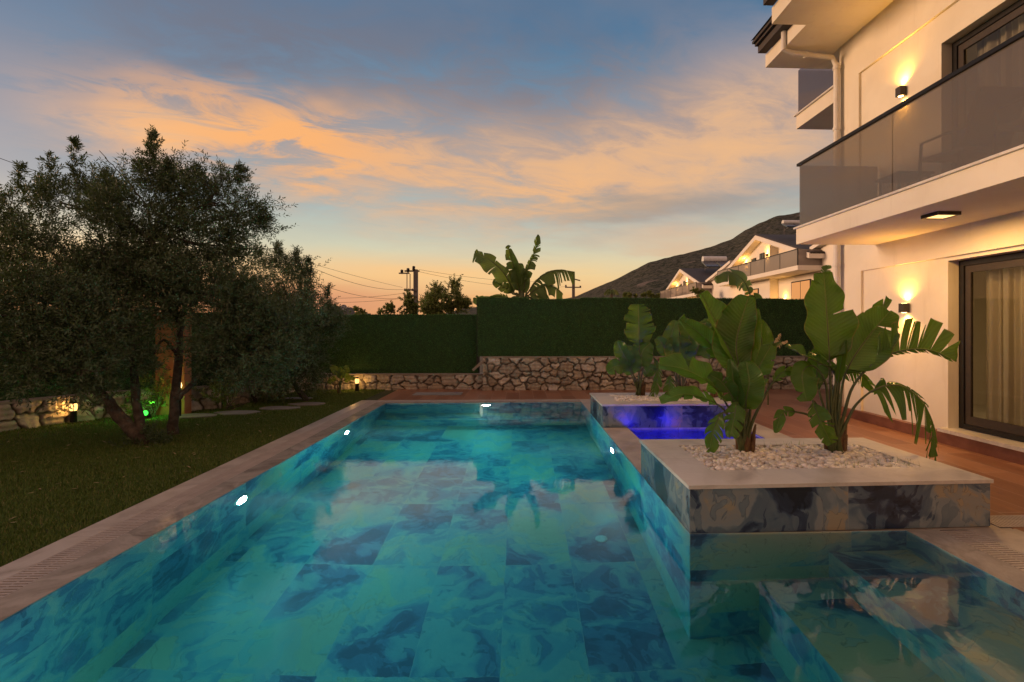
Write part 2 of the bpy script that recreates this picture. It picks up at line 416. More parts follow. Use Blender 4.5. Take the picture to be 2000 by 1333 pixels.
def spa_mat():
    m, nt = newmat('spa_water'); p = node(nt, 'TexCoord', 3)
    n1 = noise(nt, p, 4., 3, .5, .3)
    b = nt.nodes.new('ShaderNodeBump'); b.inputs['Strength'].default_value = .4; b.inputs['Distance'].default_value = .004
    nt.links.new(n1.o, b.inputs['Height'])
    gl = nt.nodes.new('ShaderNodeBsdfGlossy'); gl.inputs['Roughness'].default_value = .02; nt.links.new(b.outputs[0], gl.inputs['Normal'])
    tr = nt.nodes.new('ShaderNodeBsdfTransparent'); tr.inputs[0].default_value = (.4, .5, 1, 1)
    fr = nt.nodes.new('ShaderNodeFresnel'); fr.inputs[0].default_value = 1.333; nt.links.new(b.outputs[0], fr.inputs['Normal'])
    mx = nt.nodes.new('ShaderNodeMixShader'); nt.links.new(fr.outputs[0], mx.inputs[0]); nt.links.new(tr.outputs[0], mx.inputs[1]); nt.links.new(gl.outputs[0], mx.inputs[2])
    finish(nt, S(nt, mx.outputs[0])); return m
M['spa_water'] = spa_mat()
def pane_mat(name, tint, milk, milkcol, rough=.02):
    m, nt = newmat(name)
    gl = nt.nodes.new('ShaderNodeBsdfGlossy'); gl.inputs['Roughness'].default_value = rough
    tr = nt.nodes.new('ShaderNodeBsdfTransparent'); tr.inputs[0].default_value = (*tint, 1)
    df = nt.nodes.new('ShaderNodeBsdfDiffuse'); df.inputs[0].default_value = (*milkcol, 1)
    fr = nt.nodes.new('ShaderNodeFresnel'); fr.inputs[0].default_value = 1.5
    m1 = nt.nodes.new('ShaderNodeMixShader'); m1.inputs[0].default_value = milk; nt.links.new(tr.outputs[0], m1.inputs[1]); nt.links.new(df.outputs[0], m1.inputs[2])
    bf = nt.nodes.new('ShaderNodeNewGeometry'); fs = S(nt, fr.outputs[0]) * (1.0 - S(nt, bf.outputs['Backfacing']))
    m2 = nt.nodes.new('ShaderNodeMixShader'); nt.links.new(fs.o, m2.inputs[0]); nt.links.new(m1.outputs[0], m2.inputs[1]); nt.links.new(gl.outputs[0], m2.inputs[2])
    finish(nt, S(nt, m2.outputs[0])); return m
M['smoked'] = pane_mat('smoked_glass', (.56, .54, .51), .38, (.25, .215, .185))
M['smoked_blue'] = pane_mat('smoked_glass_blue', (.5, .5, .56), .4, (.20, .20, .25))
M['clear'] = pane_mat('window_glass', (.8, .8, .78), .0, (.1, .1, .1))
def emis(name, col, st):
    m, nt = newmat(name); e = node(nt, 'Emission', 0, None, Color=col, Strength=st); finish(nt, e); return m
M['lamp_warm'] = emis('warm_lamp', (1, .62, .22), 14.)
M['lamp_soft'] = emis('soft_warm_lamp', (1, .60, .22), 5.)
M['lamp_ceiling'] = emis('ceiling_lamp', (1, .60, .20), 2.4)
M['lamp_pool'] = emis('pool_lamp', (.80, 1, .98), 300.)
M['lamp_spa'] = emis('spa_lamp', (.01, .006, 1), 230.)
M['lamp_green'] = emis('green_lamp', (.05, 1, .06), 3.)
M['window_lit'] = emis('lit_window', (1, .42, .14), .8)
def curtain_mat():
    m, nt = newmat('curtain'); p = node(nt, 'TexCoord', 3)
    n = noise(nt, p, 60., 3)
    d = node(nt, 'BsdfDiffuse', 0, None, Color=mix(nt, n, (.58, .52, .40), (.64, .58, .46)))
    t = node(nt, 'BsdfTranslucent', 0, None, Color=(.45, .38, .24))
    mx = nt.nodes.new('ShaderNodeMixShader'); mx.inputs[0].default_value = .35; nt.links.new(d.o, mx.inputs[1]); nt.links.new(t.o, mx.inputs[2])
    finish(nt, S(nt, mx.outputs[0])); return m
M['curtain'] = curtain_mat()
def leaf_mat(name, stops, back=None, rough=.45, trans=.25, tcol=(.10, .16, .02), veins=False, spec=.4):
    m, nt = newmat(name)
    g = nt.nodes.new('ShaderNodeNewGeometry'); rnd = S(nt, g.outputs['Random Per Island'])
    col = ramp(nt, rnd, stops)
    if back: col = mix(nt, S(nt, g.outputs['Backfacing']) * .8, col, back)
    bump = None
    if veins:
        u, v, _ = sep(nt, node(nt, 'UVMap', 0))
        p = node(nt, 'TexCoord', 3)
        vv = ((v + u.abs() * -.10) * 150.0).sin() * .5 + .5
        big_ = noise(nt, p, 5., 4)
        col = mix(nt, vv * .42, col, (.022, .05, .006))
        col = mix(nt, big_.sstep(.45, .75) * .35, col, (.10, .13, .02))
        mid = 1.0 - u.abs().sstep(.03, .06)
        col = mix(nt, mid * .8, col, (.20, .24, .06))
        edge = (u.abs() + (big_ - .5) * .12).sstep(.95, .99)
        col = mix(nt, edge * .8, col, (.24, .15, .05))
        bump = vv * .6 + big_ * 2.0
    d = bsdf(nt, col, rough, 0., bump, .6, .006, spec)
    t = node(nt, 'BsdfTranslucent', 0, None, Color=tcol)
    mx = nt.nodes.new('ShaderNodeMixShader'); mx.inputs[0].default_value = trans; nt.links.new(d.o, mx.inputs[1]); nt.links.new(t.o, mx.inputs[2])
    finish(nt, S(nt, mx.outputs[0])); return m
M['olive_leaf'] = leaf_mat('olive_leaf', [(0, (.035, .065, .024)), (.5, (.055, .095, .034)), (1, (.09, .13, .05))], (.10, .145, .08), .5, .15)
M['bush_leaf'] = leaf_mat('bush_leaf', [(0, (.07, .11, .025)), (.5, (.15, .19, .05)), (1, (.26, .26, .08))], None, .6, .2)
M['paddle_leaf'] = leaf_mat('paddle_leaf', [(0, (.038, .115, .016)), (1, (.075, .175, .024))], None, .24, .25, (.24, .44, .03), True)
M['banana_leaf'] = leaf_mat('banana_leaf', [(0, (.09, .17, .04)), (1, (.12, .20, .05))], None, .4, .35, (.26, .38, .06), True)
M['grass_blade'] = leaf_mat('grass_blade', [(0, (.06, .12, .014)), (.6, (.10, .17, .024)), (.9, (.16, .20, .04)), (1, (.28, .22, .10))], None, .6, .15)
M['hedge_leaf'] = leaf_mat('hedge_leaf', [(0, (.035, .12, .022)), (.6, (.07, .20, .04)), (1, (.13, .27, .06))], None, .55, .0)
M['hedge_mat'] = simple('hedge_mat', (.014, .045, .010), (.03, .08, .018), 9., .8, 60., .8, bdist=.02)
M['lawn'] = simple('lawn_ground', (.028, .040, .010), (.06, .065, .02), 1.1, .95, 60., .8, bdist=.02)
M['terrain'] = simple('terrain', (.05, .045, .03), (.09, .075, .05), .05, .95, 2., .5)

# ------------------------------------------------------------------ ground, lawn, decks
POOL_L, POOL_R, SPA_L, DECK_X = -2.65, 1.24, 1.61, 3.70
PY0, PY1, PYF = .8, 9.72, 3.50        # near end, far end, front of the near planter
XR = 2.86                             # right edge of the stepped bay
m_ = MB()
for x0, x1, y0, y1 in ((-4000, 4000, 12.6, 6000), (-4000, 4000, -3000, -3), (-4000, -15, -3, 12.6), (13, 4000, -3, 12.6)):
    m_.box(x0, x1, y0, y1, -.5, -.06, '-x +x -y +y -z')
props(m_.build('terrain', M['terrain']), kind='structure')
m_ = MB(); m_.face([(-15, -3, -.03), (-3.25, -3, -.03), (-3.25, 10.2, -.03), (-2.95, 10.2, -.03), (-2.95, 12.6, -.03), (-15, 12.6, -.03)])
props(m_.build('lawn', M['lawn']), kind='structure')
# deck: behind the pool and along the villa
m_ = MB()
m_.box(-2.95, 13, 10.12, 12.6, -.1, -.008, '-z')
m_.box(DECK_X, 5.62, -3, 10.12, -.1, -.008, '-z +y')
m_.box(5.62, 13, 8.3, 10.12, -.1, -.008, '-z +y -x -y')
props(m_.build('terracotta_deck', M['deck']), kind='structure')
# coping strips
m_ = MB()
m_.box(POOL_L - .22, POOL_L, PY0 - .3, PY1 + .16, -.06, 0., '-z')
m_.box(POOL_L, POOL_R, PY1, PY1 + .16, -.06, 0., '-z -x')
m_.box(XR, XR + .24, PY0 - .3, PYF, -.06, 0., '-z')
props(m_.build('pool_coping_wet', M['coping_wet'], bevel=.004), kind='structure')
m_ = MB()
m_.box(POOL_L - .60, POOL_L - .42, PY0 - .3, PY1 + .42, -.06, -.002, '-z')
m_.box(POOL_L - .42, POOL_R, PY1 + .34, PY1 + .42, -.06, -.002, '-z -x')
m_.box(POOL_R, SPA_L, 4.9, 7.22, -.06, 0.002, '-z')
m_.box(3.32, DECK_X, 4.95, 7.6, -.06, 0.002, '-z')
m_.box(POOL_R, DECK_X, 8.48, PY1 + .42, -.06, -.003, '-z -x')
m_.box(3.34, DECK_X, 7.6, 8.48, -.06, -.003, '-z -x -y +y')
m_.box(XR + .48, DECK_X, PY0 - .3, 3.50, -.06, -.002, '-z')
m_.box(POOL_R, DECK_X, 3.52, 4.95, -.06, -.012, '-z')
m_.box(POOL_L - .6, XR + .3, -2, PY0 - .3, -.06, -.003, '-z')
props(m_.build('pool_coping', M['coping'], bevel=.004), kind='structure')
# overflow gutters: dark channel with slatted white grates
def grating(x0, x1, y0, y1, along, name='gutter_grate'):
    b = MB()
    b.box(x0, x1, y0, y1, -.08, -.035, '-z')
    st = .030
    if along == 'y':
        y = y0
        while y < y1:
            b.box(x0, x1, y, min(y + .019, y1), -.02, -.003); y += st
        b.box(x0, x0 + .012, y0, y1, -.022, -.0045); b.box(x1 - .012, x1, y0, y1, -.022, -.0045)
        b.box((x0 + x1) / 2 - .006, (x0 + x1) / 2 + .006, y0, y1, -.022, -.0045)
    else:
        x = x0
        while x < x1:
            b.box(x, min(x + .019, x1), y0, y1, -.02, -.003); x += st
        b.box(x0, x1, y0, y0 + .012, -.022, -.0045); b.box(x0, x1, y1 - .012, y1, -.022, -.0045)
        b.box(x0, x1, (y0 + y1) / 2 - .006, (y0 + y1) / 2 + .006, -.022, -.0045)
    return b
M['grate'] = simple('grate_plastic', (.40, .35, .31), (.48, .42, .37), 6., .5)
props(grating(POOL_L - .42, POOL_L - .22, PY0 - .3, PY1 + .34, 'y').build('gutter_grate', M['grate']), 'long slatted overflow grate in the coping between lawn and pool', 'drain grate', 'overflow grates round the pool')
props(grating(POOL_L - .22, POOL_R, PY1 + .16, PY1 + .34, 'x').build('gutter_grate', M['grate']), 'narrow slatted overflow grate across the far end of the pool', 'drain grate', 'overflow grates round the pool')
props(grating(XR + .24, XR + .48, PY0 - .3, PYF, 'y').build('gutter_grate', M['grate']), 'slatted grate at the right edge beside the underwater steps', 'drain grate', 'overflow grates round the pool')
props(grating(3.62, 5.0, 3.54, 3.76, 'x').build('gutter_grate', M['grate']), 'short slatted grate crossing the deck at the near planter corner', 'drain grate', 'overflow grates round the pool')

# ------------------------------------------------------------------ pool basin
D = -1.5
m_ = MB()
def wallx(X, y0, y1, z0=D, z1=0., flip=False):
    p = [(X, y0, z0), (X, y1, z0), (X, y1, z1), (X, y0, z1)]
    m_.face(p[::-1] if flip else p, [(-q[2] + .0, q[1]) for q in (p[::-1] if flip else p)])
def wally(Y, x0, x1, z0=D, z1=0.):
    p = [(x0, Y, z0), (x1, Y, z0), (x1, Y, z1), (x0, Y, z1)]
    m_.face(p, [(-q[2], q[0] - POOL_R) for q in p])
def flo(x0, x1, y0, y1, z):
    p = [(x0, y0, z), (x1, y0, z), (x1, y1, z), (x0, y1, z)]
    m_.face(p, [(q[0] + .13, q[1] + .35) for q in p])
flo(POOL_L, POOL_R, PY0, PY1, D); flo(POOL_R, XR, PY0, PYF, D)
wallx(POOL_L + .003, PY0, PY1); wallx(POOL_R - .003, PYF - .003, PY1, flip=True); wallx(XR - .003, PY0, PYF, flip=True)
wally(PY1 - .003, POOL_L, POOL_R); wally(PYF - .003, POOL_R - .003, XR); wally(PY0, POOL_L, XR)
# far bench
flo(POOL_L, POOL_R, PY1 - .62, PY1, -1.05); wally(PY1 - .62, POOL_L, POOL_R, D, -1.05)
# underwater stairs in the right bay
for i, (xa, zt_) in enumerate(((2.27, -.38), (1.75, -.80))):
    flo(xa, (XR, 2.27)[i], PY0, PYF - .004, zt_)
    wallx(xa, PY0, PYF - .004, (-.80, D)[i], zt_)
props(m_.build('pool', M['pool_tile']), kind='structure')
# water body
m_ = MB(); e = .012
outline = [(POOL_L - e, PY0 - e), (XR + e, PY0 - e), (XR + e, PYF + e), (POOL_R + e, PYF + e), (POOL_R + e, PY1 + e), (POOL_L - e, PY1 + e)]
zt, zb = -.009, D - .02
m_.face([(x, y, zt) for x, y in outline]); m_.face([(x, y, zb) for x, y in outline][::-1])
for i in range(6):
    a, b = outline[i], outline[(i + 1) % 6]
    m_.face([(*a, zb), (*b, zb), (*b, zt), (*a, zt)])
# one welded closed body
import bmesh
wo_ = m_.build('water', M['water'])
bm = bmesh.new(); bm.from_mesh(wo_.data); bmesh.ops.remove_doubles(bm, verts=bm.verts, dist=1e-5); bm.to_mesh(wo_.data); bm.free()
props(wo_, kind='structure')
# floor drain and inlets
def pool_light(p, nrm, label, name='pool_light'):
    ax = 'x' if abs(nrm[0]) else 'y'; sgn = nrm[0] if ax == 'x' else nrm[1]
    t = thing(name, label, 'pool light', p, 'round lights set in the pool walls')
    q = Vector(p)
    MB().lathe(q, [(.10, 0), (.10, .012 * sgn), (.085, .016 * sgn)], 24, ax).build('rim', M['white_plastic'], t)
    MB().lathe(q, [(.078, .017 * sgn), (.07, .022 * sgn)], 24, ax).build('lens', M['lamp_pool'], t)
    nv = Vector((nrm[0], nrm[1], 0)); sp_ = bpy.data.lights.new('pool_light_beam', 'SPOT'); sp_.energy = 112; sp_.color = (.6, 1, .95); sp_.spot_size = R(130); sp_.spot_blend = 1; sp_.shadow_soft_size = .05
    so_ = bpy.data.objects.new('pool_light_beam', sp_); sc.collection.objects.link(so_); so_.location = q + nv * .04; so_.rotation_euler = (nv + Vector((0, 0, -.12))).to_track_quat('-Z', 'Y').to_euler()
    sn_ = sp_.copy(); sn_.energy = 500; sn_.spot_size = R(38); sn_.shadow_soft_size = .07
    s2_ = bpy.data.objects.new('pool_light_beam', sn_); sc.collection.objects.link(s2_); s2_.location = q + nv * .04; s2_.rotation_euler = (nv + Vector((0, 0, .02))).to_track_quat('-Z', 'Y').to_euler()
pool_light((POOL_L + .006, 4.70, -.42), (1, 0), 'bright round light in the lawn-side pool wall, the nearest one')
pool_light((POOL_L + .006, 7.50, -.42), (1, 0), 'bright round light in the lawn-side pool wall near the far corner')
pool_light((-1.8, PY0 + .006, -.42), (0, 1), 'unseen round light added in the near end wall to brighten the pool floor')  # out of view, added to light the near part of the pool
pool_light((POOL_R - .006, 6.35, -.42), (-1, 0), 'bright round light in the pool wall under the strip beside the blue spa')
pool_light((-.66, PY1 - .006, -.22), (0, -1), 'bright round light in the far end wall of the pool')
t = thing('floor_drain', 'small round white drain on the pool floor', 'drain', (.82, 4.85, D))
MB().lathe((.82, 4.85, D), [(.06, .002), (.06, .01), (.035, .016)], 20).build('cover', M['white_plastic'], t)

# spa between the planters
m_ = MB()
SX0, SX1, SY0, SY1, SD = SPA_L + .003, 3.317, 4.953, 7.217, -.75
m_.face([(SX0, SY0, SD), (SX1, SY0, SD), (SX1, SY1, SD), (SX0, SY1, SD)], [(0, 0), (1.7, 0), (1.7, 2.3), (0, 2.3)])
for p in ([(SX0, SY0, SD), (SX0, SY1, SD), (SX0, SY1, 0), (SX0, SY0, 0)], [(SX1, SY1, SD), (SX1, SY0, SD), (SX1, SY0, 0), (SX1, SY1, 0)],
          [(SX1, SY0, SD), (SX0, SY0, SD), (SX0, SY0, 0), (SX1, SY0, 0)], [(SX0, SY1, SD), (SX1, SY1, SD), (SX1, SY1, 0), (SX0, SY1, 0)]):
    m_.face(p, [(-q[2], q[0] + q[1]) for q in p])
M['spa_tile'] = tile_mat('spa_tile', [(.2, (.22, .24, .55)), (.6, (.38, .40, .75)), (.9, (.5, .5, .8))], .3)
props(m_.build('spa_basin', M['spa_tile']), kind='structure')
props(MB().face([(SX0, SY0, -.03), (SX1, SY0, -.03), (SX1, SY1, -.03), (SX0, SY1, -.03)]).build('spa_water', M['spa_water']), kind='structure')
for i, (p, lab) in enumerate((((2.1, SY0 + .002, -.35), 'blue round light under water in the near wall of the spa'), ((2.9, SY0 + .002, -.35), 'blue round light under water in the near wall of the spa toward the deck'))):
    t = thing('spa_light', lab, 'pool light', p, 'blue lights in the spa')
    MB().lathe(p, [(.08, 0), (.08, .012)], 20, 'y').build('rim', M['white_plastic'], t)
    MB().lathe(p, [(.062, .013), (.055, .018)], 20, 'y').build('lens', M['lamp_spa'], t)

# ------------------------------------------------------------------ planters
def planter(x0, x1, y0, y1, ix0, ix1, iy0, iy1, label, skew=0.):
    t = thing('planter', label, 'planter', ((x0 + x1) / 2, (y0 + y1) / 2, 0), 'marble tiled planters by the pool')
    h = .325
    b = MB()
    def side(P, Q, off):
        L = math.hypot(Q[0] - P[0], Q[1] - P[1])
        b.face([(P[0], P[1], -.004), (Q[0], Q[1], -.004), (Q[0], Q[1], h), (P[0], P[1], h)], [(.08, off), (.08, off + L), (.08 + h, off + L), (.08 + h, off)])
    c = [(x0, y0), (x1, y0 + skew), (x1, y1), (x0, y1)]
    side(c[0], c[1], 0); side(c[1], c[2], 6); side(c[2], c[3], 12); side(c[3], c[0], 15.6 - (y1 - y0) + 1.2)
    b.build('body', M['planter_tile'], t)
    o = .014
    b = MB(); zc0, zc1 = h, .352
    oo = [(x0 - o, y0 - o), (x1 + o, y0 + skew - o), (x1 + o, y1 + o), (x0 - o, y1 + o)]
    ii = [(ix0, iy0), (ix1, iy0 + skew * .7), (ix1, iy1), (ix0, iy1)]
    for k in range(4):
        k2 = (k + 1) % 4
        b.face([(*oo[k], zc1), (*oo[k2], zc1), (*ii[k2], zc1), (*ii[k], zc1)])
        b.face([(*oo[k], zc0), (*ii[k], zc0), (*ii[k2], zc0), (*oo[k2], zc0)])
        b.face([(*oo[k], zc0), (*oo[k2], zc0), (*oo[k2], zc1), (*oo[k], zc1)])
        b.face([(*ii[k2], zc0 - .1), (*ii[k], zc0 - .1), (*ii[k], zc1), (*ii[k2], zc1)])
    b.build('cap', M['marble_cap'], t)
    MB().face([(ix0 - .02, iy0 - .02, .27), (ix1 + .02, iy0 - .02, .27), (ix1 + .02, iy1 + .02, .27), (ix0 - .02, iy1 + .02, .27)]).build('soil', M['soil'], t)
    return t
planter(POOL_R, 3.56, PYF, 4.93, 1.54, 3.32, 3.86, 4.68, 'near marble tiled planter with cream stone cap and two paddle-leaf plants', .06)
planter(POOL_R, 3.32, 7.22, 8.48, 1.52, 3.06, 7.52, 8.22, 'far marble tiled planter behind the blue spa')
def ico():
    import bmesh
    bm = bmesh.new(); bmesh.ops.create_icosphere(bm, subdivisions=2, radius=1)
    V = np.array([v.co[:] for v in bm.verts]); F = np.array([[v.index for v in f.verts] for f in bm.faces]); bm.free(); return V, F
IV, IF = ico()
def pebbles(name, x0, x1, y0, y1, z, n, label):
    Vs, Fs, Cs = [], [], []
    for i in range(n):
        c = np.array([rng.uniform(x0, x1), rng.uniform(y0, y1), z + rng.uniform(-.005, .038)])
        s = np.array([rng.uniform(.019, .033), rng.uniform(.016, .025), rng.uniform(.013, .02)]) * rng.choice([.75, 1, 1.25])
        c[0] = min(max(c[0], x0 + .02), x1 - .02); c[1] = min(max(c[1], y0 + .02), y1 - .02)
        P = IV * (1 + .16 * np.sin(IV[:, [1, 2, 0]] * 3 + rng.uniform(0, 6, 3))) * s
        q = Matrix.Rotation(rng.uniform(0, 6.3), 3, 'Z') @ Matrix.Rotation(rng.uniform(-.6, .6), 3, 'X')
        P = P @ np.array(q).T + c
        Fs.append(IF + len(IV) * i); Vs.append(P)
        g = rng.uniform(.55, .80); Cs.append(np.tile([g, g * rng.uniform(.92, .98), g * rng.uniform(.80, .93)], (len(IV), 1)))
    o = npmesh(name, np.vstack(Vs), np.vstack(Fs), M['pebble'], smooth=True, cols=np.vstack(Cs))
    props(o, label, 'pebbles', kind='stuff')
M['pebble'] = attr_mat('white_pebble', .6, 40., .2, .004)
pebbles('pebbles', 1.54, 3.32, 3.87, 4.68, .305, 3000, 'white rounded pebbles filling the near planter')
pebbles('pebbles', 1.52, 3.06, 7.52, 8.22, .305, 1800, 'white rounded pebbles filling the far planter')

# ------------------------------------------------------------------ broad leaf plants
def crom(P, n):
    P = [Vector(p) for p in P]; P = [P[0] * 2 - P[1]] + P + [P[-1] * 2 - P[-2]]
    out = []; m = len(P) - 3
    for i in range(n):
        s = i / (n - 1) * m; k = min(int(s), m - 1); t = s - k; a, b, c, d = P[k:k + 4]
        out.append(.5 * ((2 * b) + (c - a) * t + (2 * a - 5 * b + 4 * c - d) * t * t + (3 * b - a - 3 * c + d) * t ** 3))
    return out
def leaf(parent, pts, kb, wl, wr, tears=0, fray=.25, fold=.25, face=None, droop=0., mat_='paddle_leaf', pet=.013, seed=0, wave=.02):
    """pts: 3D points base->tip, kb: index of the point where the blade starts, wl/wr half widths"""
    rd = random.Random(seed * 17 + 3)
    n_all = 60; C = crom(pts, n_all); i0 = int(kb / (len(pts) - 1) * (n_all - 1)); B = C[i0:]; nb = 40
    # resample blade by arc length
    L = [0.]
    for i in range(1, len(B)): L.append(L[-1] + (B[i] - B[i - 1]).length)
    def at(s):
        d = max(0., min(.9999, s)) * L[-1]
        for i in range(1, len(L)):
            if L[i] >= d:
                t = (d - L[i - 1]) / max(1e-6, L[i] - L[i - 1]); return B[i - 1].lerp(B[i], t)
        return B[-1]
    face = Vector(face) if face else None
    def frame(s):
        t = (at(min(s + .03, 1)) - at(max(s - .03, 0))).normalized()
        p = at(s); nn = face if face is not None else (Vector((0, 0, 1.6)) - p).normalized()
        nn = nn - t * nn.dot(t)
        if nn.length < .1: nn = Vector((0, 0, 1)) - t * t.z
        nn.normalize(); return p, t, nn, t.cross(nn).normalized()
    def prof(s): return max(0.0, (math.sin(math.pi * min(1, max(0, s)) ** .88)) ** .38) * (1 - .22 * s)
    b = MB(); NT = 6
    for sgn, W in ((-1, wl), (1, wr)):
        if W <= 0: continue
        cuts = [0.]
        if tears:
            k = sorted(rd.uniform(.06, .96) for _ in range(tears)); k = [c for i, c in enumerate(k) if i == 0 or c - k[i - 1] > .018]; cuts += k
        cuts.append(1.)
        for a, c in zip(cuts[:-1], cuts[1:]):
            ns = max(2, int((c - a) * nb) + 1); mid = (a + c) / 2
            fr = fray * rd.uniform(.5, 1.4) if tears else 0.; dr = droop * rd.uniform(.3, 1.6); sh = rd.uniform(-.02, .03) if tears else 0; ln = rd.uniform(.82, 1.05) if tears else 1.
            tilt = rd.uniform(-.18, .18) if tears else 0
            grid = []
            for i in range(ns + 1):
                s0 = a + (c - a) * i / ns; row = []
                for j in range(NT + 1):
                    r = j / NT
                    # gap opens near the edge only
                    s = mid + (s0 - mid) * (1 - fr * r ** 1.6) + (.07 + sh) * r * (1 if tears else .4)
                    s = min(s, .999)
                    p, t, nn, sd = frame(s)
                    wd = W * prof(s0) * r * ln
                    up = math.sin(fold + tilt * r) * wd + math.sin(s0 * 19 + sgn) * wave * r * r * (W / .2)
                    q = p + sd * sgn * wd * math.cos(fold) + nn * up
                    q.z -= dr * r * r * W
                    row.append((q, (sgn * r, s0)))
                grid.append(row)
            for i in range(ns):
                for j in range(NT):
                    A, Bq, Cq, Dq = grid[i][j], grid[i + 1][j], grid[i + 1][j + 1], grid[i][j + 1]
                    q = [A, Bq, Cq, Dq] if sgn < 0 else [A, Dq, Cq, Bq]
                    b.face([x[0] for x in q], [x[1] for x in q])
    o = b.build('leaf', M[mat_], parent)
    me = o.data; bm = bmesh.new(); bm.from_mesh(me); bmesh.ops.remove_doubles(bm, verts=bm.verts, dist=2e-4)
    for f_ in bm.faces: f_.smooth = True
    bm.to_mesh(me); bm.free()
    nst = 24; st = C[:i0 + 1]; step = max(1, len(st) // 14); st = st[::step] + [C[i0]]
    mids = [at(k / 8) - frame(k / 8)[2] * .004 for k in range(1, 9)]
    allp = st + mids; m2 = len(allp)
    b = MB().tube(allp, [pet * (1.45 - .85 * min(1, i / max(1, len(st)))) if i < len(st) else pet * .55 * (1 - (i - len(st)) / 9) + .001 for i in range(m2)], 7)
    b.build('petiole', M['stem'], o, smooth=True)
    return o
def sheaths(t, base, n, r, h, seed):
    rd = random.Random(seed)
    for i in range(n):
        a = rd.uniform(0, 6.28); rr = r * rd.uniform(.2, 1); bx, by = base[0] + math.cos(a) * rr, base[1] + math.sin(a) * rr * .6
        hh = h * rd.uniform(.5, 1.2)
        top = (bx + math.cos(a) * .05 + rd.uniform(-.02, .02), by + math.sin(a) * .04, base[2] + hh)
        rad = rd.uniform(.020, .032)
        MB().tube([(bx, by, base[2] - .05), ((bx * .6 + top[0] * .4), by, base[2] + hh * .5), top], [rad * 1.2, rad, rad * .35], 8).build('stem_base', M['sheath'], t, smooth=True)
def zpt(x, y): return (1150 + .4126 * x, 500 + .4126 * y)          # measured in an enlargement of the photograph
def plant(name, label, base, specs, toP, Y, group=None, mat_='paddle_leaf', n_sh=9, sr=.08, sh=.32, seed=0, pet=.013, unit=None):
    t = thing(name, label, 'plant', base, group)
    if n_sh: sheaths(t, base, n_sh, sr, sh, seed)
    for i, sp in enumerate(specs):
        pts, kb, wl, wr = sp[:4]; kw = sp[4] if len(sp) > 4 else {}
        P = [Vector(base) + Vector((random.uniform(-sr, sr) * .6, random.uniform(-sr, sr) * .5, 0))]
        for q in pts: P.append(PT(*toP(q[0], q[1]), Y + (q[2] if len(q) > 2 else 0)))
        leaf(t, P, kb, wl, wr, seed=seed * 31 + i, mat_=mat_, pet=pet, **kw)
    return t
BL = tuple(GR(1450, 888, .31)); BR = tuple(GR(1630, 888, .31)); YN = 4.38
GRP = 'paddle-leaf plants in the planters'
plant('paddle_leaf_plant', 'big paddle-leaf plant on the right of the near planter with one arching frayed leaf', BR, [
    ([(1150, 750), (1140, 500), (1128, 300), (1112, 78)], 2, .27, .27, dict(tears=1, fray=.05, fold=.12, face=(.1, -1, .15))),
    ([(1185, 760), (1215, 560, .05), (1310, 400, .1), (1425, 262, .15)], 2, .24, .24, dict(tears=2, fray=.1, fold=.2, face=(-.35, -1, .1))),
    ([(1175, 760, .1), (1200, 520, .2), (1290, 340, .3), (1425, 205, .3)], 2, .12, .10, dict(tears=7, fray=.3, fold=.5)),
    ([(1200, 780), (1250, 620), (1360, 500), (1490, 448), (1620, 448), (1742, 500, -.05)], 3, .27, .05, dict(tears=14, fray=.45, fold=.1, face=(0, -1, .1), droop=-.15)),
    ([(1215, 800), (1270, 700), (1370, 625), (1480, 615), (1570, 680), (1625, 780), (1640, 905)], 2.8, .22, .22, dict(tears=24, fray=.55, fold=-.1, face=(.5, -.8, .5), droop=.9)),
    ([(1135, 760), (1120, 600), (1060, 520), (1010, 560, -.1), (1030, 690, -.15)], 3, .15, .13, dict(fold=.2, face=(-.2, -1, .2), tears=1)),
    ([(1150, 760), (1165, 560), (1080, 500), (930, 430, .1)], 2, .13, .11, dict(tears=2, fold=.55, face=(0, -.5, 1))),
    ([(1110, 820), (1050, 760), (980, 740, -.1), (915, 745, -.12), (885, 840, -.12)], 3, .06, .06, dict(tears=2, fold=.3)),
    ([(1120, 820), (1085, 720, -.1), (1060, 690, -.15), (1100, 790, -.2), (1150, 890, -.2)], 3, .11, .11, dict(tears=5, fray=.3, fold=.4)),
    ([(1170, 780, .1), (1160, 640, .15), (1200, 560, .2), (1290, 560, .3), (1350, 640, .3)], 3, .07, .07, dict(tears=12, fray=.5, droop=.6)),
    ([(1165, 760), (1180, 600), (1200, 470), (1215, 400)], 2, .06, .07, dict(fold=.9)),
    ([(1140, 800), (1090, 640), (1080, 540, .1), (1100, 420, .15)], 2, .12, .12, dict(fold=.3, tears=1)),
], zpt, YN, GRP, seed=1)
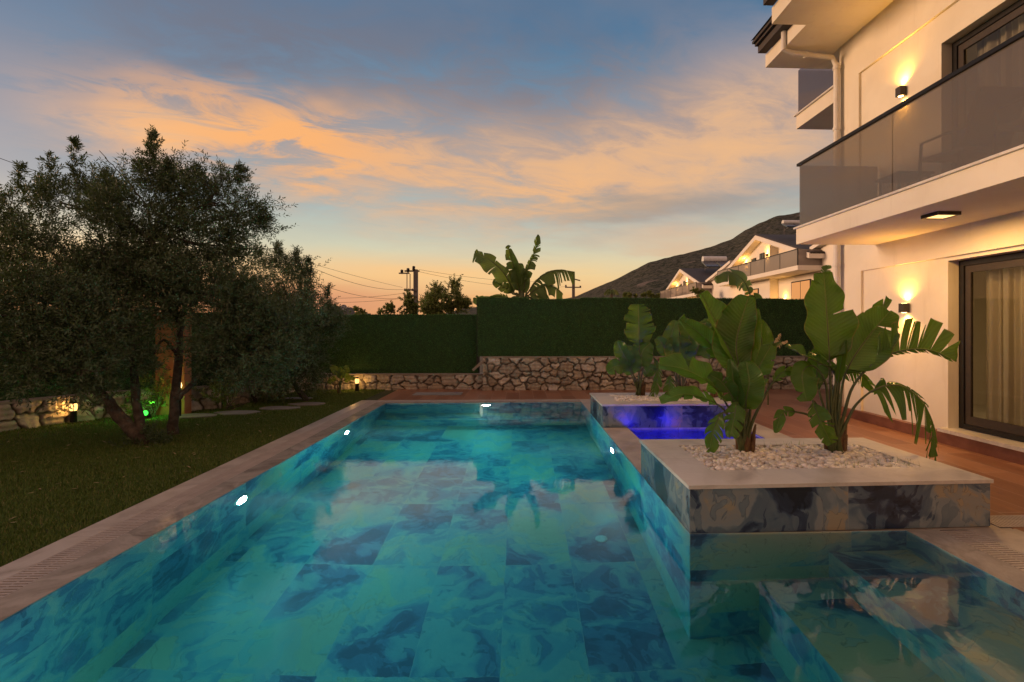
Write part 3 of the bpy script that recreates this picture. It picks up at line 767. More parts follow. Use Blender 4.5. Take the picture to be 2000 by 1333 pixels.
plant('paddle_leaf_plant', 'big paddle-leaf plant on the left of the near planter with broad upright leaves', BL, [
    ([(715, 760), (712, 560), (640, 400), (528, 178)], 2.2, .08, .22, dict(fold=.25, face=(.5, -1, .1))),
    ([(735, 760), (712, 540), (700, 400), (757, 190)], 2, .25, .16, dict(fold=.18, face=(-.15, -1, .1))),
    ([(745, 740), (755, 520), (775, 400), (792, 250)], 2, .09, .09, dict(fold=.5)),
    ([(700, 740), (650, 540, .1), (560, 400, .15), (430, 296, .15)], 2.2, .10, .13, dict(tears=1, fold=.35)),
    ([(700, 800), (650, 700), (580, 610, -.1), (460, 540, -.15), (332, 515, -.15)], 2.2, .15, .17, dict(tears=2, fold=.3, face=(.1, -.8, .7))),
    ([(760, 780), (770, 640), (800, 540, .1), (866, 420, .1)], 1.8, .16, .14, dict(tears=2, fold=.3)),
    ([(690, 820), (640, 730, -.1), (560, 680, -.2), (450, 655, -.25), (338, 690, -.2)], 2.4, .09, .10, dict(tears=3, fold=.3, face=(0, -.7, .8))),
    ([(715, 780), (705, 680, -.1), (685, 590, -.12), (672, 488, -.12)], 1.6, .075, .075, dict(fold=.35)),
    ([(690, 820), (650, 745, -.15), (620, 760, -.2), (590, 830, -.2), (572, 916, -.2)], 2.4, .09, .09, dict(tears=5, fold=.3, droop=.3)),
    ([(770, 800), (830, 670), (880, 590), (930, 545), (1010, 560)], 2.8, .06, .07, dict(tears=2, fold=.4)),
    ([(740, 780), (745, 680, -.1), (760, 600, -.15), (745, 500, -.12)], 1.5, .16, .15, dict(fold=.25)),
    ([(725, 800), (690, 690, -.1), (630, 600, -.15), (570, 560, -.15)], 2, .10, .10, dict(tears=2, fold=.3)),
    ([(750, 760, .1), (700, 560, .2), (640, 440, .25), (590, 330, .25)], 2, .12, .12, dict(fold=.3)),
    ([(760, 760, .15), (790, 560, .25), (820, 420, .3), (800, 300, .3)], 1.8, .12, .12, dict(fold=.3, tears=1)),
    ([(740, 760, .15), (735, 560, .3), (690, 380, .35), (670, 240, .35)], 2, .14, .14, dict(fold=.3, tears=1)),
    ([(735, 830), (720, 740, -.1), (700, 700, -.14), (690, 760, -.18), (670, 850, -.2)], 2.6, .10, .10, dict(tears=6, fold=.2, droop=.2)),
], zpt, YN, GRP, seed=2)
def z3(x, y): return (1100 + .3 * x, 400 + .3 * y)
B1 = tuple(GR(1247, 777, .31)); B2 = tuple(GR(1332, 781, .31)); B3 = tuple(GR(1395, 781, .31))
plant('paddle_leaf_plant', 'slim paddle-leaf plant at the pool end of the far planter', B1, [
    ([(492, 1130), (496, 920), (492, 800), (490, 648)], 2, .30, .30, dict(tears=7, fray=.22, fold=.15, face=(0, -1, .1))),
    ([(470, 1150), (430, 1040), (385, 960), (350, 885)], 1.6, .18, .18, dict(tears=1, fold=.3)),
    ([(460, 1150), (420, 1060), (350, 1050), (285, 1085)], 1.8, .17, .17, dict(tears=2, fold=.3)),
    ([(510, 1120), (550, 1000), (600, 1010), (615, 1120), (570, 1285)], 2.6, .10, .10, dict(tears=12, fray=.5, droop=.5)),
    ([(495, 1140), (500, 1030), (520, 950), (570, 900)], 1.7, .22, .22, dict(fold=.2)),
    ([(480, 1150), (450, 1090), (440, 1000), (450, 920)], 1.7, .20, .20, dict(fold=.2)),
    ([(500, 1180), (540, 1110), (570, 1070), (600, 1090)], 1.8, .12, .12, dict(tears=3)),
], z3, 8.0, GRP, seed=3, n_sh=6, pet=.012)
plant('paddle_leaf_plant', 'paddle-leaf plant in the middle of the far planter half hidden by nearer leaves', B2, [
    ([(740, 1100), (720, 980), (700, 880), (733, 755)], 1.8, .16, .14, dict(fold=.3)),
    ([(760, 1120), (765, 1000), (750, 930), (742, 850)], 1.5, .30, .28, dict(fold=.15, face=(0, -1, .1))),
    ([(780, 1120), (790, 980), (820, 850), (760, 745)], 2, .18, .2, dict(fold=.4, tears=1)),
    ([(730, 1120), (680, 980), (640, 900), (605, 870)], 2, .14, .14, dict(fold=.3)),
    ([(800, 1120), (860, 980), (900, 860), (930, 760)], 2, .2, .2, dict(fold=.3)),
    ([(740, 1180), (700, 1120), (690, 1180), (680, 1260)], 1.8, .12, .12, dict(tears=5, droop=.4)),
], z3, 7.85, GRP, seed=4, n_sh=6)
plant('paddle_leaf_plant', 'paddle-leaf plant at the deck end of the far planter behind the tall leaves', B3, [
    ([(960, 1120), (950, 980), (960, 860), (940, 740)], 1.8, .2, .2, dict(fold=.3)),
    ([(980, 1120), (1030, 980), (1080, 860), (1110, 780)], 1.8, .2, .2, dict(fold=.3, tears=2)),
    ([(940, 1140), (880, 1060), (830, 1060), (790, 1120)], 2, .15, .15, dict(tears=4)),
], z3, 7.85, GRP, seed=5, n_sh=5)
# dry tufts between pebbles
t = thing('dry_palm', 'small pale dry palm tuft in front of the hedge fence behind the planters', 'plant', tuple(PT(1500, 790, 9.3)))
for i in range(16):
    a = random.uniform(-1.2, 1.2); P0 = PT(1500, 760, 9.3); P1 = P0 + Vector((math.sin(a) * .15, random.uniform(-.1, .1), .75)); P2 = P0 + Vector((math.sin(a) * .45, random.uniform(-.3, .3), random.uniform(.8, 1.15)))
    leaf(t, [P0 - Vector((0, 0, .7)), P0, P1, P2], 2, .05, .05, tears=8, fray=.4, droop=.8, mat_='dry' if i % 2 else 'banana_leaf', pet=.006, seed=i)
def ground_cover(name, label, pts, n, h, mt, cat='plant', spread=.05, kind=None):
    Vs = []; 
    for i in range(n):
        c = pts[i % len(pts)]; x = c[0] + rng.normal(0, spread); y = c[1] + rng.normal(0, spread); a = rng.uniform(0, 6.28); hh = h * rng.uniform(.5, 1.2)
        lean = rng.uniform(.2, 1.1) * hh; wv = rng.uniform(.002, .0035)
        Vs += [(x - wv * math.sin(a), y + wv * math.cos(a), c[2]), (x + wv * math.sin(a), y - wv * math.cos(a), c[2]), (x + lean * math.cos(a) * .6, y + lean * math.sin(a) * .6, c[2] + hh * .8), (x + lean * math.cos(a) * 1.3, y + lean * math.sin(a) * 1.3, c[2] + hh * .7)]
    V = np.array(Vs); F = np.array([[4 * i, 4 * i + 1, 4 * i + 2] for i in range(n)])
    o = npmesh(name, V, F, M[mt]); props(o, label, cat, kind=kind); return o
ground_cover('grass_tuft', 'thin yellow-green runners creeping over the pebbles of the near planter', [(3.2, 4.0, .33), (3.25, 3.95, .33), (3.0, 4.02, .33), (2.75, 3.98, .33), (2.3, 4.6, .33), (2.6, 4.62, .33), (2.9, 4.55, .33)], 90, .09, 'banana_leaf', 'weeds', .06, 'stuff')

# ------------------------------------------------------------------ villa on the right
def slab(*a): b = MB(); b.box(*a); return b
villa = thing('villa', 'white villa on the right with wall lamps, smoked glass balcony and sliding doors', 'house', (5.6, 6, 0))
WX, WR = 5.56, 5.60        # raised frame plane, recessed field plane
YE = 8.27                  # far corner
b = MB()                   # wall shell: recessed field, openings left free
b.box(WR, 5.86, 6.17, YE - .02, .14, 2.42); b.box(WR, 5.86, -3, 6.17, 2.37, 2.42)
b.box(WR, 5.86, -3, 6.27, 5.27, 5.67); b.box(WR, 5.86, 6.27, YE - .02, 3.05, 5.67)
b.box(WR, 5.86, -3, -.5, .14, 2.37); b.box(WR, 5.86, -3, -.5, 3.05, 5.27)
# raised frames
b.box(WX, 5.86, -3, YE, 2.42, 3.05); b.box(WX, WR, 7.74, YE, .14, 2.42, '+x'); b.box(WX, 5.86, -3, YE, 5.67, 6.36); b.box(WX, WR, 7.79, YE, 3.05, 5.67, '+x')
b.box(5.60, 13, YE - .02, YE, 0., 9.0)
b.box(5.60, 5.86, -3, YE, 6.36, 9.0)
b.build('wall', M['plaster'], villa)
b = MB(); b.box(5.50, 5.9, -3, YE + .03, -.05, .14); b.build('plinth', M['plinth'], villa)
b = MB(); b.box(5.48, 5.9, -3, 6.2, .14, .185); b.build('door_sill', M['marble_cap'], villa, bevel=.005)
# balcony
bal = slab(4.30, 5.56, -3, 7.42, 2.79, 3.03).build('balcony_slab', M['plaster'], villa)
slab(4.27, 4.42, -3, 7.45, 3.03, 3.055).build('edge_stone', M['marble_cap'], bal)
slab(4.33, 4.342, -3, 5.50, 3.055, 4.0).build('glass_panel', M['smoked'], villa)
slab(4.33, 4.342, 5.512, 7.38, 3.055, 4.0).build('glass_panel', M['smoked'], villa)
slab(4.345, 5.56, 7.368, 7.38, 3.055, 4.0).build('glass_panel', M['smoked'], villa)
slab(4.305, 4.365, -3, 7.42, 4.0, 4.04).build('handrail', M['rail_metal'], villa)
# soffit and eaves
s1 = slab(4.04, 5.56, -3, 7.66, 6.36, 6.62).build('eave_slab', M['plaster'], villa)
s2 = slab(4.60, 5.56, 7.663, 8.95, 6.36, 6.60).build('eave_slab', M['plaster'], villa)
slab(5.563, 8, YE + .003, 8.95, 6.36, 6.6).build('eave_slab', M['plaster'], villa)
def gutter(x, y0, y1, z):
    b = MB(); b.box(x - .16, x, y0, y1, z, z + .03); b.box(x - .16, x - .13, y0, y1, z + .03, z + .12); b.box(x - .22, x + .35, y0, y1, z + .122, z + .16); b.box(x - .27, x + .4, y0 , y1, z + .165, z + .21)
    return b
gutter(4.04, -3, 7.62, 6.63).build('roof_edge', M['roof'], villa)
gutter(4.60, 7.66, 8.92, 6.61).build('roof_edge', M['roof'], villa)
b = MB(); b.face([(3.8, -3, 6.85), (3.8, 7.62, 6.85), (9.5, 7.62, 9.6), (9.5, -3, 9.6)]); b.face([(4.3, 7.62, 6.83), (4.3, 8.92, 6.83), (9.5, 8.92, 9.3), (9.5, 7.62, 9.3)]); b.build('roof', M['roof'], villa)
# pipes
b = MB(); b.tube([(5.47, 8.21, 6.05), (5.47, 8.21, .0)], .05, 12)
for z in (5.95, 4.9, 3.5, 2.55, 1.4): b.lathe((5.47, 8.21, z), [(.062, 0), (.062, .05)], 12)
b.build('downpipe', M['pipe'], villa, smooth=False)
b = MB(); b.tube([(4.56, 8.25, 6.72), (4.56, 8.25, 6.3), (4.75, 8.25, 6.24), (5.4, 8.22, 6.16), (5.47, 8.21, 6.0)], .042, 10); b.lathe((4.95, 8.25, 6.22), [(.056, -.02), (.056, .03)], 10, 'x'); b.build('downpipe', M['pipe'], villa)
# side balcony on the far corner
sb = slab(6.0, 7.6, YE + .003, 10.35, 5.80, 6.08).build('balcony_slab', M['plaster'], villa)
slab(5.96, 6.1, YE + .003, 10.39, 6.082, 6.11).build('edge_stone', M['marble_cap'], sb)
slab(6.03, 6.042, YE + .003, 10.33, 6.11, 7.06).build('glass_panel', M['smoked_blue'], villa)
slab(6.045, 7.6, 10.318, 10.33, 6.11, 7.06).build('glass_panel', M['smoked_blue'], villa)
# sliding doors
def sliding_door(y0, y1, z0, z1, x, nm):
    fr = MB(); fw = .07
    fr.box(x, x + .1, y1 - fw, y1, z0, z1); fr.box(x, x + .1, y0, y0 + fw, z0, z1); fr.box(x, x + .1, y0 + fw, y1 - fw, z1 - fw, z1); fr.box(x, x + .1, y0 + fw, y1 - fw, z0, z0 + .06)
    o = fr.build(nm, M['dark_metal'], villa, bevel=.004)
    a = MB(); ym = (y0 + y1) / 2 + .1
    for k, (ya, yb, xo) in enumerate(((ym - .04, y1 - fw - .002, .02), (y0 + fw + .002, ym + .04, .06))):
        s_ = MB(); w2 = .075
        s_.box(x + xo, x + xo + .035, ya, ya + w2, z0 + .062, z1 - fw - .002); s_.box(x + xo, x + xo + .035, yb - w2, yb, z0 + .062, z1 - fw - .002)
        s_.box(x + xo, x + xo + .035, ya + w2, yb - w2, z0 + .062, z0 + .17); s_.box(x + xo, x + xo + .035, ya + w2, yb - w2, z1 - fw - .09, z1 - fw - .002)
        s_.build('sash', M['sconce_metal'], o)
        slab(x + xo + .015, x + xo + .021, ya + w2, yb - w2, z0 + .17, z1 - fw - .09).build('pane', M['clear'], o)
sliding_door(2.9, 6.165, .19, 2.365, 5.74, 'sliding_door')
sliding_door(3.2, 6.265, 3.06, 5.265, 5.74, 'sliding_door')
slab(5.60, 5.86, -.5, 2.9, .14, 2.37).build('wall', M['plaster'], villa); slab(5.60, 5.86, -.5, 3.2, 3.05, 5.27).build('wall', M['plaster'], villa)
b = MB()
for z0, z1 in ((.16, 2.7), (3.06, 5.6)):
    b.face([(8.5, 2, z0), (8.5, YE - .1, z0), (8.5, YE - .1, z1), (8.5, 2, z1)]); b.face([(5.87, 2, z0), (8.5, 2, z0), (8.5, YE - .1, z0), (5.87, YE - .1, z0)])
    b.face([(5.87, 2, z1), (8.5, 2, z1), (8.5, YE - .1, z1), (5.87, YE - .1, z1)]); b.face([(5.87, YE - .1, z0), (8.5, YE - .1, z0), (8.5, YE - .1, z1), (5.87, YE - .1, z1)]); b.face([(5.87, 2, z0), (8.5, 2, z0), (8.5, 2, z1), (5.87, 2, z1)])
b.build('room_shell', M['plaster'], villa)
def curtain(y0, y1, z0, z1, x, label):
    n = 260; V = []; 
    for i in range(n + 1):
        y = y0 + (y1 - y0) * i / n; k = i / n
        for j, z in enumerate((z0, (z0 + z1) / 2, z1 - .12, z1)):
            amp = .045 * (1, .9, .75, .5)[j]
            V.append((x + amp * math.sin(y * 38 + math.sin(y * 7) * 1.5) + .02 * math.sin(y * 91), y + .02 * math.sin(y * 38 + 1), z))
    F = [(i * 4 + j, (i + 1) * 4 + j, (i + 1) * 4 + j + 1, i * 4 + j + 1) for i in range(n) for j in range(3)]
    props(npmesh('curtain', np.array(V), np.array(F), M['curtain'], smooth=True), label, 'curtain')
curtain(3.0, 6.0, .2, 2.30, 5.97, 'pleated beige curtain behind the ground floor sliding door')
curtain(3.3, 6.1, 3.08, 5.27, 5.94, 'pale curtain behind the balcony door upstairs')
rl = bpy.data.lights.new('room_fill_light', 'AREA'); rl.energy = 22; rl.color = (1, .7, .36); rl.size = 1.2  # unseen fill added inside each room to brighten the curtains
ro = bpy.data.objects.new('room_fill_light', rl); sc.collection.objects.link(ro); ro.location = (7.0, 5, 2.6)
ro2 = bpy.data.objects.new('room_fill_light', rl); sc.collection.objects.link(ro2); ro2.location = (7.0, 5, 5.5)

def spot(name, loc, d, energy, col, ang, blend=.9, size=.015):
    l = bpy.data.lights.new(name, 'SPOT'); l.energy = energy; l.color = col; l.spot_size = R(ang); l.spot_blend = blend; l.shadow_soft_size = size
    o = bpy.data.objects.new(name, l); sc.collection.objects.link(o); o.location = loc
    o.rotation_euler = Vector(d).to_track_quat('-Z', 'Y').to_euler(); return o
WARM = (1, .47, .08)
def sconce(y, z, label):
    t = thing('wall_lamp', label, 'wall lamp', (WR, y, z), 'up and down wall lamps on the villa')
    x = WR - .055
    b = MB(); b.box(x - .045, x + .045, y - .048, y + .048, z - .065, z + .065); b.build('body', M['sconce_metal'], t, bevel=.006)
    slab(x + .045, WR - .001, y - .03, y + .03, z - .04, z + .04).build('wall_plate', M['sconce_metal'], t)
    MB().lathe((x, y, z + .0655), [(.034, 0), (.030, .003)], 16).build('lens', M['lamp_warm'], t)
    MB().lathe((x, y, z - .0655), [(.034, 0), (.030, -.003)], 16).build('lens', M['lamp_warm'], t)
    for s in (1, -1):
        o = spot('wall_lamp_beam', (x, y, z + s * .075), (-.10, 0, s), 46, WARM, 140, 1.)
        o2 = spot('wall_lamp_beam', (x, y, z + s * .075), (.14, 0, s), 5, WARM, 46, .8)
sconce(6.83, 1.78, 'up and down wall lamp beside the ground floor sliding door')
sconce(6.89, 4.93, 'up and down wall lamp above the smoked glass balcony rail')
t = thing('ceiling_lamp', 'square flush ceiling lamp glowing under the balcony', 'ceiling lamp', (4.775, 5.35, 2.79))
b = MB()
for x0, x1, y0, y1 in ((4.63, 4.90, 5.23, 5.25), (4.63, 4.90, 5.44, 5.46), (4.63, 4.65, 5.25, 5.44), (4.88, 4.90, 5.25, 5.44)): b.box(x0, x1, y0, y1, 2.75, 2.789)
b.build('frame', M['sconce_metal'], t)
slab(4.65, 4.88, 5.25, 5.44, 2.757, 2.785).build('diffuser', M['lamp_ceiling'], t)
al = bpy.data.lights.new('ceiling_lamp_light', 'AREA'); al.shape = 'RECTANGLE'; al.size = .32; al.size_y = .36; al.energy = 34; al.color = (1, .54, .16)
ao = bpy.data.objects.new('ceiling_lamp_light', al); sc.collection.objects.link(ao); ao.location = (4.775, 5.35, 2.745)
# balcony furniture, dim behind the smoked glass
def lounge_chair(cx, cy_, label, mirror=1):
    t = thing('balcony_chair', label, 'chair', (cx, cy_, 3.05), 'chairs on the balcony')
    m = mirror
    seat = MB().obox((cx, cy_, 3.42), (.27, 0, 0), (0, .27, .03 * m), (0, 0, .025)); seat.build('seat', M['cushion'], t)
    MB().obox((cx, cy_ - .33 * m, 3.68), (.26, 0, 0), (0, -.12 * m, .28), (0, .02, .012)).build('backrest', M['rattan'], t)
    for sx in (-1, 1):
        MB().tube([(cx + .27 * sx, cy_ + .30 * m, 3.055), (cx + .27 * sx, cy_ + .26 * m, 3.64), (cx + .27 * sx, cy_ - .34 * m, 3.62)], .018, 8).build('armrest', M['rattan'], t)
        MB().tube([(cx + .25 * sx, cy_ - .26 * m, 3.055), (cx + .25 * sx, cy_ - .20 * m, 3.40)], .018, 8).build('leg', M['rattan'], t)
lounge_chair(4.95, 5.25, 'balcony chair with slanted back nearest the balcony end, dim behind smoked glass')
lounge_chair(4.95, 4.35, 'second balcony chair further along the balcony, behind smoked glass')
t = thing('balcony_table', 'small low table on the balcony behind smoked glass', 'table', (4.95, 6.1, 3.05))
slab(4.72, 5.18, 5.9, 6.3, 3.42, 3.45).build('table_top', M['rattan'], t)
for sx in (-1, 1):
    for sy in (-1, 1): MB().tube([(4.95 + .19 * sx, 6.1 + .16 * sy, 3.055), (4.95 + .19 * sx, 6.1 + .16 * sy, 3.42)], .015, 8).build('leg', M['rattan'], t)

# ------------------------------------------------------------------ rubble walls
def rubble(t, p0, p1, z0, z1, seed, name='stone_face', cell=.25, thick=.32):
    r = np.random.default_rng(seed); p0 = np.array(p0); p1 = np.array(p1); L = np.linalg.norm(p1 - p0); H = z1 - z0
    d = (p1 - p0) / L; nrm = np.array([d[1], -d[0]])
    st = .016; nu = int(L / st) + 1; nv = int(H / st) + 2
    U, Vv = np.meshgrid(np.linspace(0, L, nu), np.linspace(0, H, nv))
    sx, sy = [], []
    rows = max(1, int(round(H / (cell * .62))))
    for j in range(rows):
        x = -r.uniform(0, cell)
        while x < L + cell:
            w_ = cell * r.uniform(.4, 1.7); sx.append(x + w_ / 2 + r.normal(0, .02)); sy.append((j + .5) * H / rows + r.normal(0, .035)); x += w_
    sx, sy = np.array(sx), np.array(sy); asp = r.uniform(.75, 1.25, len(sx)); rad = r.normal(0, .03, len(sx))
    ph = r.uniform(0, 6, 4)
    Uw = U + .014 * np.sin(U * 31 + Vv * 17 + ph[0]) + .009 * np.sin(Vv * 47 - U * 23 + ph[1]); Vw = Vv + .012 * np.sin(U * 27 - Vv * 21 + ph[2]) + .009 * np.sin(U * 53 + ph[3])
    F1 = np.full(U.shape, 9.); F2 = F1.copy(); idx = np.zeros(U.shape, int)
    for k in range(len(sx)):
        dd = np.hypot((Uw - sx[k]) * .85, (Vw - sy[k]) * 1.25 * asp[k]) + rad[k]
        a = dd < F1; F2 = np.where(a, F1, np.minimum(F2, dd)); idx = np.where(a, k, idx); F1 = np.where(a, dd, F1)
    e = np.clip((F2 - F1) / .05, 0, 1); e = e * e * (3 - 2 * e)
    off = r.uniform(0, .03, len(sx))
    hgt = e * (.06 + off[idx] * 1.4) + .006 * np.sin(U * 61 + idx) * e + .006 * np.sin(Vv * 73 + idx * 2) * e
    tx = r.normal(0, .16, (len(sx), 2)); hgt += e * ((U - sx[idx]) * tx[idx, 0] + (Vv - sy[idx]) * tx[idx, 1])
    X = p0[0] + d[0] * U + nrm[0] * hgt; Y = p0[1] + d[1] * U + nrm[1] * hgt; Z = z0 + Vv
    pal = np.array([(.44, .40, .34), (.52, .48, .42), (.38, .33, .27), (.58, .55, .50), (.42, .39, .35), (.35, .32, .28)])
    cc = pal[r.integers(0, len(pal), len(sx))] * r.uniform(.8, 1.15, (len(sx), 1))
    C = cc[idx] * e[..., None] + np.array((.13, .115, .095)) * (1 - e[..., None])
    ii = np.arange(nu * nv).reshape(nv, nu); F = np.stack([ii[:-1, :-1], ii[:-1, 1:], ii[1:, 1:], ii[1:, :-1]], -1).reshape(-1, 4)
    npmesh(name, np.stack([X, Y, Z], -1).reshape(-1, 3), F, M['rubble'], t, True, C.reshape(-1, 3))
    P = lambda u_, v_, z: (p0[0] + d[0] * u_ - nrm[0] * v_, p0[1] + d[1] * u_ - nrm[1] * v_, z)
    b = MB()
    b.face([P(0, .0, z0), P(0, .0, z1), P(0, thick, z1), P(0, thick, z0)]); b.face([P(L, .0, z0), P(L, .0, z1), P(L, thick, z1), P(L, thick, z0)]); b.face([P(0, thick, z0), P(L, thick, z0), P(L, thick, z1), P(0, thick, z1)])
    b.build('wall_core', M['concrete'], t)
    b = MB(); q = [P(-.01, -.055, z1), P(L + .01, -.055, z1), P(L + .01, thick, z1), P(-.01, thick, z1)]; q2 = [(x, y, z + .03) for x, y, z in q]
    b.face(q2); b.face(q[::-1])
    for k in range(4): b.face([q[k], q[(k + 1) % 4], q2[(k + 1) % 4], q2[k]])
    b.build('coping_course', M['wall_cap'], t)
M['wall_cap'] = simple('mortar_cap', (.24, .20, .16), (.34, .29, .24), 5., .85, 30., .5)
t = thing('stone_wall', 'higher rubble stone wall at the end of the deck under the hedge fence', 'wall', (3, 11.75, 0), 'rubble stone garden walls')
rubble(t, (-.88, 11.74), (9.0, 11.66), -.02, .77, 1)
MB().obox((-.98, 11.62, .60), (.12, 0, .11), (0, .16, 0), (-.02, 0, .022)).build('end_capstone', M['wall_cap'], t)
t = thing('stone_wall', 'low rubble stone wall behind the lawn at the back left', 'wall', (-3, 12.1, 0), 'rubble stone garden walls')
rubble(t, (-5.35, 12.12), (-.885, 12.0), -.04, .33, 2, cell=.26)
t = thing('stone_wall', 'low rubble stone wall of rounded boulders running diagonally behind the olive trees', 'wall', (-7, 8, 0), 'rubble stone garden walls')
rubble(t, (-9.9, 3.3), (-7.06, 8.44), -.04, .37, 3, cell=.27)
t = thing('stone_wall', 'short rubble stone wall section right of the terracotta pillar behind the olives', 'wall', (-6.3, 8.9, 0), 'rubble stone garden walls')
rubble(t, (-7.05, 8.46), (-5.61, 9.35), -.04, .37, 5, cell=.27)
t = thing('stone_wall', 'short rubble stone wall joining the diagonal wall to the back wall', 'wall', (-5.5, 10.7, 0), 'rubble stone garden walls')
rubble(t, (-5.60, 9.36), (-5.36, 12.1), -.04, .35, 4, cell=.3)

# ------------------------------------------------------------------ artificial hedge fence
def hedge(label, p0, p1, z0, z1, step=1.25, seed=0, dens=3400):
    r = np.random.default_rng(seed); p0 = np.array(p0, float); p1 = np.array(p1, float); L = np.linalg.norm(p1 - p0); d = (p1 - p0) / L; nrm = np.array([d[1], -d[0]])
    t = thing('hedge_fence', label, 'fence', (p0[0], p0[1], z0), 'green artificial hedge fences')
    n = max(1, int(round(L / step))); w_ = L / n
    for i in range(n):
        a = p0 + d * w_ * i; bq = p0 + d * w_ * (i + 1); off = r.uniform(-.01, .01); zz = z1 + r.uniform(-.02, .015)
        off = .006 * (i % 2) + r.uniform(0, .003); a_ = a + nrm * off - d * (.01 if i else 0); b_ = bq + nrm * off
        P = lambda q, v_, z: (q[0] - nrm[0] * v_, q[1] - nrm[1] * v_, z)
        b = MB(); c = [(a_, 0), (b_, 0), (b_, .05), (a_, .05)]
        for k in range(4):
            (q, v_), (q2, v2) = c[k], c[(k + 1) % 4]; b.face([P(q, v_, z0), P(q2, v2, z0), P(q2, v2, zz), P(q, v_, zz)])
        b.face([P(q, v_, zz) for q, v_ in c])
        pan = b.build('panel', M['hedge_mat'], t)
        N = int(dens * w_ * (z1 - z0)); uu = r.uniform(0, w_ - .01, N); vv = r.uniform(z0, zz + .005, N); base = a_[None] + d[None] * uu[:, None] + nrm[None] * .002
        top = r.random(N) < .06; vv[top] = zz; base[top] -= nrm * r.uniform(0, .05, top.sum())[:, None]
        B3_ = np.c_[base, vv]; dirs = np.c_[nrm[None] * r.uniform(.3, 1, N)[:, None] + d[None] * r.normal(0, .7, N)[:, None], r.normal(.15, .7, N)]; dirs[top, 2] = 1
        dirs /= np.linalg.norm(dirs, axis=1)[:, None]; sd = np.cross(dirs, r.normal(0, 1, (N, 3))); sd /= np.linalg.norm(sd, axis=1)[:, None]
        ln = (r.uniform(.018, .040, N) + (r.random(N) < .05) * r.uniform(0, .05, N))[:, None]; wd = r.uniform(.003, .006, N)[:, None]
        V = np.stack([B3_ - sd * wd, B3_ + sd * wd, B3_ + dirs * ln], 1).reshape(-1, 3)
        npmesh('foliage', V, np.arange(N * 3).reshape(-1, 3), M['hedge_leaf'], pan)
    b = MB(); nn = max(2, n // 2)
    for i in range(nn + 1):
        q = p0 + d * (L * i / nn) - nrm * .10; b.box(q[0] - .025, q[0] + .025, q[1] - .025, q[1] + .025, z0 - .3, z1 - .03)
    for z in (z1 - .05,):
        q0 = p0 - nrm * .07; q1 = p1 - nrm * .07; b.tube([(q0[0], q0[1], z), (q1[0], q1[1], z)], .018, 6)
    b.build('post_frame', M['dark_metal'], t)
hedge('taller green hedge fence standing on the stone wall behind the pool deck', (-1.02, 11.80), (9.0, 11.74), .80, 2.20, seed=1)
hedge('lower green hedge fence along the back of the lawn', (-5.36, 12.28), (-1.03, 12.16), .36, 1.81, seed=2)
hedge('green hedge fence in shadow behind the olive trees on the diagonal wall', (-10.05, 3.4), (-7.22, 8.55), .40, 1.75, seed=3, dens=1500)
hedge('short green hedge fence in shadow behind the terracotta pillar', (-7.2, 8.6), (-5.76, 9.52), .40, 1.77, seed=5, dens=1500)
hedge('short green hedge fence where the side boundary meets the back fence', (-5.72, 9.62), (-5.42, 12.2), .38, 1.80, seed=4, dens=1500)

